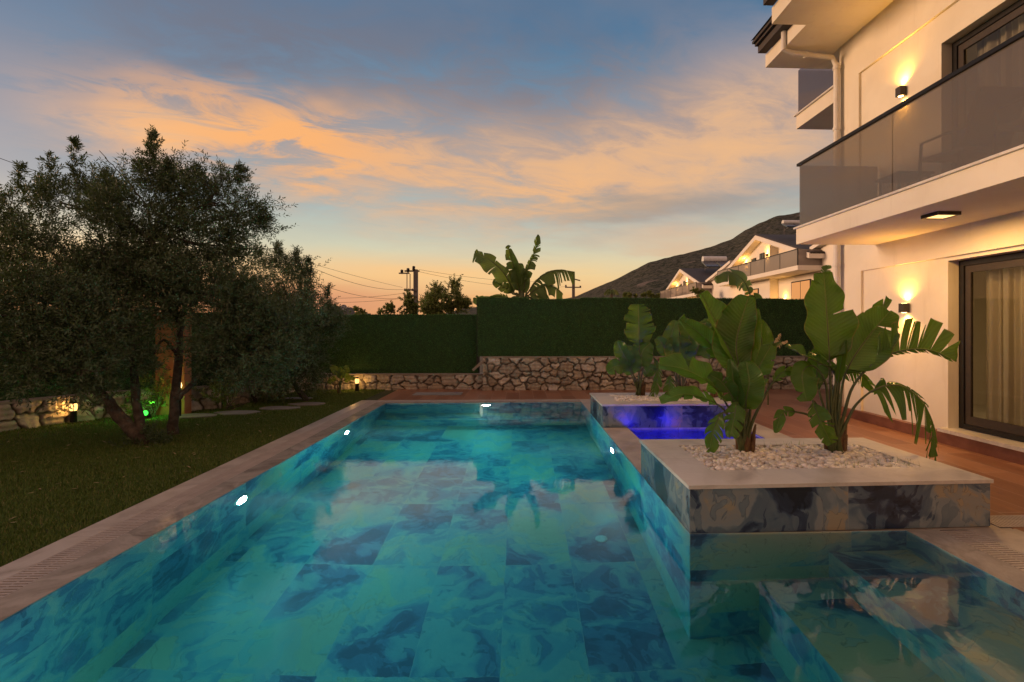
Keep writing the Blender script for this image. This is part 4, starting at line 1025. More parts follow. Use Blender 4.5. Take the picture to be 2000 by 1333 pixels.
# ------------------------------------------------------------------ olive trees
def sky_leaves(r, P, Dr, ll, lw):
    N = len(P); Dr = Dr / np.linalg.norm(Dr, axis=1)[:, None]
    sd = np.cross(Dr, r.normal(0, 1, (N, 3))); sd /= np.linalg.norm(sd, axis=1)[:, None]
    l = (ll * r.uniform(.7, 1.25, N))[:, None]; w_ = (lw * r.uniform(.7, 1.2, N))[:, None]
    return np.stack([P, P + Dr * l * .5 + sd * w_, P + Dr * l, P + Dr * l * .5 - sd * w_], 1).reshape(-1, 3)
def crown(parent, blobs, shoots, seed, leaf_m, ll=.056, lw=.0075, per=15, tw=.24, name='crown', dens=1.25, up=.45):
    """blobs: (centre, radii, twigs). every twig is a short bent shoot carrying paired narrow leaves"""
    r = np.random.default_rng(seed); TB = []; TD = []; TL = []
    for c, rad, n in blobs:
        c = np.array(c); rad = np.array(rad); n = int(n * dens)
        # sub-clumps make the outline uneven and leave gaps
        k = max(5, n // 34); cd = r.normal(0, 1, (k, 3)); cd /= np.linalg.norm(cd, axis=1)[:, None]
        cc = c + cd * rad * (.88 * r.uniform(.12, 1.02, k) ** .5)[:, None]; cr = r.uniform(.08, .20, k)
        j = r.integers(0, k, n); q = r.normal(0, 1, (n, 3)) * cr[j][:, None] * .75
        p = cc[j] + q; o = (p - c) / rad; o /= np.maximum(np.linalg.norm(o, axis=1)[:, None], .2)
        dd = o * .7 + np.array([0, 0, up]) + r.normal(0, .45, (n, 3))
        TB.append(p); TD.append(dd); TL.append(r.uniform(.6, 1.3, n) * tw)
    for a, b_, n in shoots:
        a = np.array(a); b_ = np.array(b_); s = r.random(n); p = a + (b_ - a) * s[:, None] + r.normal(0, 1, (n, 3)) * (.085 * (1.15 - s))[:, None]
        dd = (b_ - a)[None] / np.linalg.norm(b_ - a) + r.normal(0, .5, (n, 3)); TB.append(p); TD.append(dd); TL.append(r.uniform(.4, .9, n) * tw * (1.1 - .6 * s))
    B_ = np.vstack(TB); Dd = np.vstack(TD); Dd /= np.linalg.norm(Dd, axis=1)[:, None]; Ln = np.concatenate(TL); N = len(B_)
    s = np.tile((np.arange(per) + .5) / per, (N, 1)) + r.normal(0, .03, (N, per))
    P = B_[:, None] + Dd[:, None] * (Ln[:, None] * s)[..., None]
    ang = np.tile(np.arange(per) * 2.4, (N, 1)) + r.uniform(0, 6.3, (N, 1))
    ref = np.where(np.abs(Dd[:, 2:3]) > .9, np.array([[1., 0, 0]]), np.array([[0, 0, 1.]])); A = np.cross(Dd, ref); A /= np.linalg.norm(A, axis=1)[:, None]; Bx = np.cross(Dd, A)
    dr = A[:, None] * np.cos(ang)[..., None] + Bx[:, None] * np.sin(ang)[..., None] + Dd[:, None] * r.uniform(.5, 1.4, (N, per))[..., None]
    V = sky_leaves(r, P.reshape(-1, 3), dr.reshape(-1, 3), ll, lw)
    V4 = V.reshape(-1, 4, 3)
    o = npmesh(name, V, np.arange(len(V)).reshape(-1, 4), M[leaf_m], parent)
    # twig wood
    e = Dd * Ln[:, None]; sd = A * .0022; T = np.stack([B_ - sd, B_ + sd, B_ + e + sd * .4, B_ + e - sd * .4], 1).reshape(-1, 3)
    npmesh('twigs', T, np.arange(len(T)).reshape(-1, 4), M['bark'], parent)
    return N
def bl(px, py, Y, rx, ry, n, dr=None):
    s = Y / 950.; return (tuple(PT(px, py, Y)), (rx * s, (dr if dr else (rx + ry) / 2 * s), ry * s), n)
def limb(pts, r0, r1, b, seed=0):
    rd = random.Random(seed); C = crom(pts, 16)
    C = [c + Vector((rd.uniform(-1, 1), rd.uniform(-1, 1), 0)) * .012 for c in C]
    b.tube(C, [r0 + (r1 - r0) * (i / 15) ** .8 + rd.uniform(-.1, .1) * r0 * .5 for i in range(16)], 9)
def olive(label, base, trunks, blobs, shoots, seed, **kw):
    t = thing('olive_tree', label, 'tree', base, 'olive trees on the lawn')
    b = MB()
    for i, (pts, r0, r1) in enumerate(trunks): limb(pts, r0, r1, b, seed + i)
    # limbs into every clump
    tips = [tr[0][-1] for tr in trunks]
    for c, rad, n in blobs:
        tp = min(tips, key=lambda q: (Vector(q) - Vector(c)).length); mid = (Vector(tp) + Vector(c)) / 2 + Vector((random.uniform(-.1, .1), random.uniform(-.1, .1), .08))
        limb([tp, mid, c], .028, .008, b, seed)
        for k in range(5):
            e = Vector(c) + Vector([random.gauss(0, .55) * q for q in rad]); e.z += .1
            limb([mid.lerp(Vector(c), .5), Vector(c).lerp(e, .5) + Vector((0, 0, -.03)), e], .012, .004, b, k)
    b.build('trunk', M['bark'], t, smooth=True)
    n = crown(t, blobs, [(tuple(PT(*a)), tuple(PT(*c)), n) for a, c, n in shoots], seed, 'olive_leaf', **kw)
    return t
GA = GR(282, 868, -.03); GB = GR(338, 850, -.03)
olive('olive tree with a trunk leaning left from a forked base near the pool', tuple(GA), [
    ([GA, PT(235, 815, 6.45), PT(195, 765, 6.35), PT(150, 690, 6.25)], .085, .045),
    ([GA, PT(268, 800, 6.6), PT(262, 720, 6.7), PT(255, 640, 6.8)], .07, .035),
    ([PT(262, 720, 6.7), PT(220, 660, 6.9), PT(180, 560, 7.0)], .04, .02)],
    [bl(50, 610, 6.0, 120, 75, 650), bl(165, 640, 6.1, 95, 70, 500), bl(-40, 560, 6.2, 120, 110, 420), bl(60, 700, 6.0, 130, 55, 520), bl(190, 560, 6.6, 80, 60, 380),
     bl(90, 520, 6.7, 100, 60, 480), bl(225, 700, 6.3, 45, 45, 190), bl(20, 460, 7.0, 80, 55, 330), bl(200, 470, 7.2, 90, 50, 270), bl(150, 735, 5.9, 75, 35, 210), bl(250, 600, 6.9, 60, 60, 280)],
    [((40, 470, 7.0), (42, 325, 7.0), 60), ((100, 440, 7.2), (98, 305, 7.2), 70), ((150, 420, 7.2), (148, 278, 7.2), 85), ((10, 470, 6.6), (12, 385, 6.6), 50), ((190, 430, 7.2), (205, 335, 7.2), 60)], 11)
olive('tall olive tree in the middle of the group with an upright pointed top', tuple(GB), [
    ([GB, PT(340, 800, 7.0), PT(350, 700, 7.1), PT(352, 620, 7.2)], .075, .04),
    ([PT(345, 780, 7.0), PT(380, 745, 7.2), PT(420, 690, 7.4)], .045, .02), ([PT(350, 700, 7.1), PT(335, 680, 7.0), PT(318, 665, 7.0), PT(295, 700, 7.0)], .025, .015),
    ([PT(352, 640, 7.2), PT(310, 560, 7.2), PT(295, 470, 7.2)], .04, .02)],
    [bl(290, 390, 7.2, 75, 65, 430), bl(300, 480, 7.1, 100, 70, 620), bl(430, 395, 7.3, 62, 52, 300), bl(470, 420, 7.4, 45, 45, 150), bl(390, 480, 7.2, 95, 70, 560), bl(420, 570, 7.0, 110, 60, 720), bl(300, 570, 7.0, 90, 42, 480),
     bl(470, 650, 6.9, 80, 60, 560), bl(510, 700, 6.8, 75, 45, 380), bl(430, 690, 7.2, 45, 45, 230), bl(240, 540, 7.3, 80, 60, 380), bl(545, 640, 7.2, 65, 60, 380), bl(370, 370, 7.5, 50, 35, 160), bl(200, 400, 7.5, 60, 40, 190), bl(130, 400, 7.6, 60, 45, 190)],
    [((296, 370, 7.2), (298, 260, 7.2), 130), ((270, 370, 7.2), (272, 320, 7.2), 40), ((325, 370, 7.2), (330, 318, 7.2), 45), ((400, 380, 7.3), (385, 325, 7.3), 50), ((450, 370, 7.3), (470, 330, 7.3), 55), ((490, 400, 7.4), (522, 425, 7.4), 40), ((60, 400, 7.6), (75, 350, 7.6), 25)], 12)
GC = GR(590, 795, -.03)
olive('smaller olive tree at the right end of the group by the hedge fence', (GC.x, 10.2, -.03), [
    ([(GC.x - .2, 10.2, -.03), PT(560, 720, 10.2), PT(560, 640, 10.2)], .06, .03)],
    [bl(555, 560, 10.2, 50, 60, 330), bl(600, 600, 10.2, 45, 55, 300), bl(630, 640, 10.2, 32, 35, 170), bl(560, 650, 10.2, 70, 50, 420), bl(500, 560, 10.3, 55, 60, 290), bl(590, 690, 10.2, 55, 35, 260), bl(520, 620, 10.2, 50, 50, 260), bl(595, 735, 10.0, 45, 28, 220), bl(535, 735, 10.0, 50, 28, 220), bl(480, 730, 9.6, 45, 30, 160)],
    [((545, 530, 10.2), (543, 480, 10.2), 60), ((575, 540, 10.2), (580, 492, 10.2), 55), ((605, 570, 10.2), (604, 512, 10.2), 60), ((635, 630, 10.2), (642, 560, 10.2), 50), ((510, 520, 10.3), (505, 495, 10.3), 35)], 13, ll=.06, lw=.009, tw=.3)
# shrubs at the tree feet / against the wall
def shrub(name, label, px, py, Y, rx, ry, n, seed, ll=.05, lw=.009, mt='bush_leaf', cat='shrub', zb=-.03, extra=(), group=None):
    c, rad, _ = bl(px, py, Y, rx, ry, n); t = thing(name, label, cat, (c[0], c[1], zb), group)
    b = MB()
    for k in range(5): e = Vector(c) + Vector([random.gauss(0, .5) * q for q in rad]); limb([(c[0], c[1], zb), (Vector((c[0], c[1], zb)) + e) / 2, e], max(.012, rad[0] * .05), .005, b, k)
    b.build('trunk', M['bark'], t, smooth=True)
    crown(t, [(c, rad, n)] + [bl(*q) for q in extra], [], seed, mt, ll, lw, tw=max(.12, rad[2] * .3)); return t
shrub('shrub', 'low dark shrub growing round the forked olive trunk base', 292, 868, 6.5, 22, 7, 60, 21, mt='olive_leaf')
shrub('shrub', 'leafy shrub lit green by the small garden spotlight', 300, 772, 8.5, 26, 28, 110, 22, ll=.045, lw=.012)
shrub('shrub', 'yellowish shrub in front of the low stone wall under the olive crowns', 500, 765, 10.0, 42, 24, 150, 23)
shrub('shrub', 'dark shrub against the side wall near the small olive tree', 440, 770, 9.1, 25, 20, 80, 24)

# ------------------------------------------------------------------ lawn grass, stepping stones
N = 600000
gy = 2.0 + (12.0 - 2.0) * rng.random(N) ** 1.5; gx = -3.27 - (gy * 1.12 + 1.2) * rng.random(N); gx = np.where(rng.random(N) < .35, -3.27 - rng.random(N) * 3.2, gx)
dw = ((gx + 9.9) * 5.14 - (gy - 3.3) * 2.84) + 1.2      # keep blades inside the diagonal wall
ok = (dw > .25 * 5.4) & (gx > -12) & ((gx > -5.3) | (gy < 11)) & ((gy < 10.2) | (gx < -3.0)); gx, gy = gx[ok], gy[ok]; N = len(gx)
a = rng.uniform(0, 6.28, N); h = rng.uniform(.016, .032, N) * (1 + .12 * gy / 5); wd = .0017 + .0005 * gy; ln = rng.uniform(.1, .9, N) * h
Bp = np.c_[gx, gy, np.full(N, -.031)]; sd = np.c_[np.cos(a), np.sin(a), np.zeros(N)] * wd[:, None]; tp = Bp + np.c_[np.cos(a + 1.5) * ln, np.sin(a + 1.5) * ln, h]
V = np.stack([Bp - sd, Bp + sd, tp], 1).reshape(-1, 3)
props(npmesh('grass', V, np.arange(N * 3).reshape(-1, 3), M['grass_blade']), 'short mown dark green grass covering the lawn', 'grass', kind='stuff')
for i, (px, py, w_, lab) in enumerate(((378, 812, .36, 'flat stepping stone in the grass right of the second olive trunk'), (462, 806, .38, 'flat stepping stone in the grass second along the path'), (545, 797, .36, 'flat stepping stone in the grass third along the path'), (600, 789, .36, 'flat stepping stone in the grass fourth along the path'), (585, 778, .30, 'stepping stone closest to the back wall'))):
    c = GR(px, py, -.0); b = MB(); n = 14; rd = random.Random(i)
    rr = [w_ * rd.uniform(.85, 1.1) for _ in range(n)]
    top = [(c.x + rr[k] * 1.0 * math.cos(k * 6.283 / n), c.y + rr[k] * .55 * math.sin(k * 6.283 / n), .004) for k in range(n)]
    b.face(top)
    for k in range(n): b.face([(top[k][0], top[k][1], -.05), (top[(k + 1) % n][0], top[(k + 1) % n][1], -.05), top[(k + 1) % n], top[k]])
    props(b.build('stepping_stone', M['concrete']), lab, 'paving stone', 'stepping stones across the lawn')
nl = 260; lx = -3.4 - rng.random(nl) * 5.5; ly = 3 + rng.random(nl) * 6.5; la = rng.uniform(0, 6.28, nl)
o_ = np.c_[np.cos(la), np.sin(la), rng.normal(0, .25, nl)] * .03; w2 = np.c_[-np.sin(la), np.cos(la), np.zeros(nl)] * .008; cpt = np.c_[lx, ly, np.full(nl, .012)]
props(npmesh('fallen_leaves', np.stack([cpt - o_, cpt + w2, cpt + o_, cpt - w2], 1).reshape(-1, 3), np.arange(nl * 4).reshape(-1, 4), M['dry']), 'dry fallen olive leaves scattered on the lawn', 'leaves', kind='stuff')
props(slab(-2.38, -1.30, 10.85, 11.30, -.02, .004).build('hatch_cover', M['concrete'], bevel=.004), 'grey rectangular hatch cover in the terracotta deck by the low wall', 'hatch')

# ------------------------------------------------------------------ bollard lamps and garden spotlights
def point(name, loc, e, col, size=.03):
    l = bpy.data.lights.new(name, 'POINT'); l.energy = e; l.color = col; l.shadow_soft_size = size
    o = bpy.data.objects.new(name, l); sc.collection.objects.link(o); o.location = loc; return o
def bollard(p, label, e):
    x, y = p; t = thing('bollard_lamp', label, 'garden lamp', (x, y, -.03), 'bollard lamps by the stone walls')
    MB().lathe((x, y, -.03), [(.07, 0), (.07, .015), (.045, .02), (.045, .20)], 16).build('post', M['rail_metal'], t)
    MB().lathe((x, y, .172), [(.040, 0), (.048, .03), (.048, .09), (.040, .115)], 16).build('lantern', M['lamp_bollard'], t)
    MB().lathe((x, y, .288), [(.062, 0), (.06, .012), (.02, .03)], 16).build('cap', M['rail_metal'], t)
    for k in range(4):
        a = k * 1.57 + .7; MB().tube([(x + .053 * math.cos(a), y + .053 * math.sin(a), .17), (x + .053 * math.cos(a), y + .053 * math.sin(a), .29)], .005, 6).build('cage_bar', M['rail_metal'], t)
    for k in range(2):
        a = -2.2 + k * 1.6; point('bollard_light', (x + .11 * math.cos(a + (2.6 if k else 0)), y + .11 * math.sin(a + (2.6 if k else 0)), .23), e, (1, .50, .12))
M['lamp_bollard'] = emis('bollard_glow', (1, .55, .16), 2.6)
bollard((-7.12, 8.02), 'lit bollard lamp in front of the boulder wall on the far left', 2.6)
bollard((-3.86, 11.70), 'lit bollard lamp by the low back wall near the small banana plant', 2.6)
sp = GR(291, 816, 0.0); t = thing('garden_spotlight', 'small green spotlight on the ground behind the olive trunks', 'spotlight', tuple(sp))
MB().lathe((sp.x, sp.y, .0), [(.03, 0), (.03, .05)], 12).build('spike', M['rail_metal'], t)
MB().lathe((sp.x, sp.y - .03, .09), [(.05, 0), (.05, -.04)], 14, 'y').build('head', M['rail_metal'], t)
MB().lathe((sp.x, sp.y - .075, .09), [(.042, 0), (.038, -.004)], 14, 'y').build('lens', M['lamp_green'], t)
point('garden_spotlight_light', (sp.x + .10, sp.y - .12, .20), 5., (.15, 1, .12))
# terracotta pillar behind the trees, lit from its foot
pl = PT(338, 760, 9.4); t = thing('brick_pillar', 'terracotta plastered pillar behind the olive trunks glowing orange', 'pillar', (pl.x, 8.55, 0))
M['terra'] = simple('terracotta_plaster', (.30, .12, .06), (.38, .17, .08), 3., .85, 30., .4)
x0 = PT(312, 700, 8.72).x; x1 = PT(368, 700, 8.72).x
slab(x0, x1, 8.62, 8.80, -.03, 1.68).build('shaft', M['terra'], t, bevel=.01); slab(x0 - .03, x1 + .03, 8.59, 8.83, 1.68, 1.73).build('cap', M['terra'], t, bevel=.01)
t = thing('pillar_lamp', 'tiny amber lamp at the right edge of the terracotta pillar', 'garden lamp', (x1 + .06, 8.42, .2))
MB().lathe((x1 + .06, 8.42, -.03), [(.02, 0), (.02, .50)], 10).build('post', M['rail_metal'], t); MB().lathe((x1 + .06, 8.42, .475), [(.02, 0), (.03, .04), (.01, .15)], 12).build('lantern', M['lamp_soft'], t)
point('pillar_lamp_light', (x1 - .12, 8.25, .55), 1.6, (1, .42, .10))
# small banana plant beside the bollard
def raw(x, y): return (x, y)
GS = GR(664, 770, -.03)
plant('banana_plant', 'small banana plant beside the bollard lamp at the back of the lawn', (GS.x, 11.3, -.03), [
    ([(664, 745), (662, 735), (655, 724), (645, 716)], 1.5, .10, .10, dict(tears=2)), ([(666, 745), (672, 735), (676, 725), (678, 714)], 1.5, .10, .10, dict(tears=2)),
    ([(666, 748), (676, 742), (686, 738), (693, 742)], 1.5, .09, .09, dict(tears=3)), ([(662, 748), (654, 742), (648, 742), (642, 750)], 1.5, .09, .09, dict(tears=3)), ([(664, 748), (665, 735), (664, 725), (667, 718)], 1.5, .08, .08, {})], raw, 11.3, mat_='banana_leaf', n_sh=3, sr=.04, sh=.4, seed=8)

# ------------------------------------------------------------------ banana plants behind the fence
def z2(x, y): return (560 + .35 * x, 420 + .35 * y)
YB = 13.6
bx = PT(1018, 600, YB).x
t = plant('banana_plant', 'banana plant rising above the hedge fence against the sky', (bx, YB, .0), [
    ([(1290, 480), (1270, 440), (1215, 330), (1130, 250), (1048, 206)], 2, .40, .30, dict(tears=6, fray=.12, fold=.25, droop=.3, face=(.1, -1, .5))),
    ([(1300, 480), (1295, 420), (1270, 300), (1245, 220), (1235, 168)], 2, .22, .26, dict(tears=5, fray=.2, fold=.6, droop=.3)),
    ([(1310, 480), (1320, 420), (1345, 300), (1385, 200), (1402, 108)], 2, .14, .20, dict(tears=12, fray=.45, fold=.5, droop=.5)),
    ([(1330, 490), (1350, 430), (1410, 350), (1500, 308), (1608, 318)], 2, .14, .30, dict(tears=15, fray=.35, fold=-.2, droop=.8, face=(0, -1, .6))),
    ([(1330, 490), (1350, 450), (1400, 410), (1470, 395), (1538, 438)], 2, .22, .26, dict(tears=6, fray=.2, fold=.0, droop=.5, face=(0, -1, .7))),
    ([(1305, 480), (1300, 420), (1290, 350), (1300, 270)], 1.6, .26, .26, dict(fold=.3, face=(.2, -1, .2))),
    ([(1290, 490), (1260, 440), (1210, 400), (1150, 370)], 2, .18, .18, dict(tears=3, fold=.2)),
    ([(1290, 500), (1240, 470), (1180, 455), (1120, 462)], 2, .2, .2, dict(tears=4, droop=.4)),
    ([(1290, 510), (1200, 485), (1120, 465), (1040, 468)], 2, .2, .2, dict(tears=5, droop=.4)),
    ([(1330, 500), (1380, 470), (1430, 450), (1440, 490)], 2, .2, .2, dict(tears=4, droop=.4)),
    ([(1320, 480), (1325, 430), (1330, 360), (1325, 300)], 1.6, .18, .18, dict(fold=.5)),
], z2, YB, 'banana plants', 'banana_leaf', 0, .08, seed=9, pet=.035)
MB().tube([(bx, YB, 0), (bx + .03, YB, 1.2), PT(1018, 585, YB), PT(1020, 570, YB)], [.16, .13, .10, .05], 12).build('trunk', M['stem'], t, smooth=True)
bx2 = PT(1475, 600, YB).x
t = plant('banana_plant', 'banana plant behind the fence with one big leaf arching before the white houses', (bx2, YB, 0), [
    ([(1230, 700), (1220, 600), (1170, 490), (1090, 445), (990, 470)], 2.2, .26, .34, dict(tears=5, fray=.15, fold=.1, droop=.5, face=(0, -1, .8))),
    ([(1240, 700), (1240, 640), (1250, 600), (1190, 600)], 1.8, .22, .22, dict(tears=4, droop=.6)),
    ([(1700, 640), (1715, 560), (1700, 470), (1725, 395)], 1.8, .2, .2, dict(tears=6, fray=.3)),
], z3, YB, 'banana plants', 'banana_leaf', 0, .08, seed=10, pet=.03)
MB().tube([(bx2, YB, 0), (bx2, YB, 1.2), PT(1472, 600, YB)], [.15, .12, .05], 12).build('trunk', M['stem'], t, smooth=True)

# ------------------------------------------------------------------ trees, poles, roofs beyond the fence
shrub('tree', 'round topped bushy tree beyond the fence right of the utility pole', 868, 590, 26, 46, 38, 520, 31, .11, .03, cat='tree', group='trees beyond the fence', extra=((840, 600, 26, 28, 28, 220), (895, 605, 26, 24, 28, 200)))
shrub('tree', 'thin low tree beyond the fence under the utility pole', 790, 605, 24, 34, 16, 170, 32, .10, .026, cat='tree', group='trees beyond the fence', extra=((755, 612, 24, 22, 7, 50), (805, 592, 24, 18, 18, 90)))
shrub('tree', 'dark low tree line beyond the fence at the foot of the hill', 1260, 582, 60, 60, 9, 200, 33, .2, .06, cat='tree', group='trees beyond the fence', extra=((1225, 580, 60, 25, 8, 90),))
shrub('tree', 'tiny bush top beyond the low fence left of the pole', 702, 612, 24, 9, 6, 40, 36, .1, .03, cat='tree', group='trees beyond the fence')
shrub('tree', 'small bush beside the terrace of the farther white house', 1362, 572, 44, 10, 10, 70, 35, .15, .05, cat='tree', group='trees beyond the fence')
t = thing('palm_tree', 'small palm tree top above the fence at the foot of the hill', 'tree', tuple(PT(1194, 600, 50)))
pc_ = PT(1194, 574, 50)
MB().tube([(pc_.x, 50, 0), (pc_.x, 50, pc_.z)], .15, 8).build('trunk', M['bark'], t)
for i in range(13):
    a = i * .49; L_ = .75; leaf(t, [pc_, pc_ + Vector((math.cos(a) * L_ * .5, math.sin(a) * L_ * .5, .35)), pc_ + Vector((math.cos(a) * L_, math.sin(a) * L_, -.05))], 0, .16, .16, tears=10, fray=.5, droop=.5, mat_='bush_leaf', pet=.02, seed=i)
# utility poles
def arm(b, p, half, r=.05): b.box(p.x - half[0], p.x + half[1], p.y - r, p.y + r, p.z - r, p.z + r)
YP = 40.
top = PT(812, 527, YP); t = thing('utility_pole', 'concrete utility pole with three insulators beyond the fence', 'utility pole', (top.x, YP, 0), 'utility poles')
b = MB(); b.box(top.x - .16, top.x + .16, YP - .16, YP + .16, 0, top.z); b.build('pole', M['pole'], t)
b = MB(); p = PT(812, 530, YP); b.box(p.x - .9, p.x + .3, YP - .06, YP + .06, p.z - .06, p.z + .06); p2 = PT(795, 535, YP); b.box(p2.x - .6, p2.x + .25, YP - .3, YP - .2, p2.z - .05, p2.z + .05); b.build('crossarm', M['pole'], t)
for px, py in ((786, 531), (798, 528), (809, 524)):
    q = PT(px, py, YP); MB().lathe((q.x, YP - .2, q.z - .22), [(.05, 0), (.13, .06), (.13, .14), (.08, .16), (.13, .2), (.12, .32), (.05, .36)], 10).build('insulator', M['rail_metal'], t)
b = MB()
for px in (796, 802):
    q = PT(px, 536, YP); b.tube([(q.x, YP - .2, q.z), (q.x, YP - .2, 1.8)], .035, 6)
b.build('conduit', M['pole'], t)
for py, l in ((567, 22), (578, 22), (590, 22)):
    q = PT(803, py, YP); b = MB(); b.box(q.x - .5, q.x + .5, YP - .3, YP - .18, q.z - .05, q.z + .05)
    for k in range(4): b.lathe((q.x - .45 + k * .3, YP - .24, q.z - .1), [(.08, 0), (.09, .08), (.05, .2)], 8)
    b.build('cable_bracket', M['pole'], t)
YP2 = 60.
top2 = PT(1120, 542, YP2); t = thing('utility_pole', 'distant utility pole with two crossarms right of the banana plant', 'utility pole', (top2.x, YP2, 0), 'utility poles')
MB().box(top2.x - .17, top2.x + .17, YP2 - .17, YP2 + .17, 0, top2.z).build('pole', M['pole'], t)
q = PT(1125, 547, YP2); MB().obox((q.x, YP2 - .2, q.z), (.5, 0, -.12), (0, .06, 0), (0, 0, .07)).build('crossarm', M['pole'], t)
q = PT(1119, 562, YP2); b = MB().box(q.x - 1.0, q.x + 1.0, YP2 - .26, YP2 - .16, q.z - .07, q.z + .07); b.lathe((q.x - .9, YP2 - .2, q.z), [(.1, 0), (.1, .3)], 8); b.lathe((q.x + .9, YP2 - .2, q.z), [(.1, 0), (.1, .2)], 8); b.build('crossarm', M['pole'], t)
def wire(a, c, sag, r, label):
    a, c = Vector(a), Vector(c); pts = [a.lerp(c, k / 24) - Vector((0, 0, sag * 4 * (k / 24) * (1 - k / 24))) for k in range(25)]
    props(MB().tube(pts, r, 5).build('power_cable', M['wire']), label, 'cable', 'power cables between the poles')
wire(PT(786, 562, YP), PT(-60, 288, 16), .35, .010, 'power cable crossing the sky behind the olive crowns, upper left one')
wire(PT(788, 566, YP), PT(560, 500, 24), .5, .012, 'power cable rising left from the pole, topmost of the fan')
wire(PT(790, 582, YP), PT(540, 520, 24), .6, .012, 'power cable rising left from the pole, second of the fan')
wire(PT(790, 573, YP), PT(560, 578, 40), .3, .012, 'nearly level power cable left of the pole, upper one')
wire(PT(790, 583, YP), PT(560, 590, 40), .2, .012, 'nearly level power cable left of the pole, lower one')
wire(PT(818, 527, YP), PT(1116, 548, YP2), .5, .012, 'faint power cable between the two poles, upper one')
wire(PT(818, 531, YP), PT(1108, 560, YP2), .6, .012, 'faint power cable between the two poles, lower one')
# far flat roof with a dish behind the lower fence
q0 = PT(636, 606, 38); q1 = PT(678, 606, 38); t = thing('flat_roof_building', 'dim flat roofed building top beyond the fence at the right end of the olives', 'building', (q0.x, 38, 0))
slab(q0.x, q1.x, 38, 44, 0, q0.z - .1).build('wall', M['pole'], t); slab(q0.x + .3, q0.x + 1.2, 38.5, 41, q0.z - .1, q0.z + .28).build('roof_parapet', M['pole'], t)
q = PT(672, 603, 37.8); t = thing('satellite_dish', 'round satellite dish on the dim flat roof beyond the fence', 'satellite dish', tuple(q))
MB().lathe((q.x, q.y, q.z + .06), [(.05, .1), (.14, .07), (.22, 0), (.24, -.02)], 20, 'y').build('reflector', M['dish'], t); MB().tube([(q.x, q.y + .1, q.z - .5), (q.x, q.y + .1, q.z)], .03, 6).build('mast', M['pole'], t)

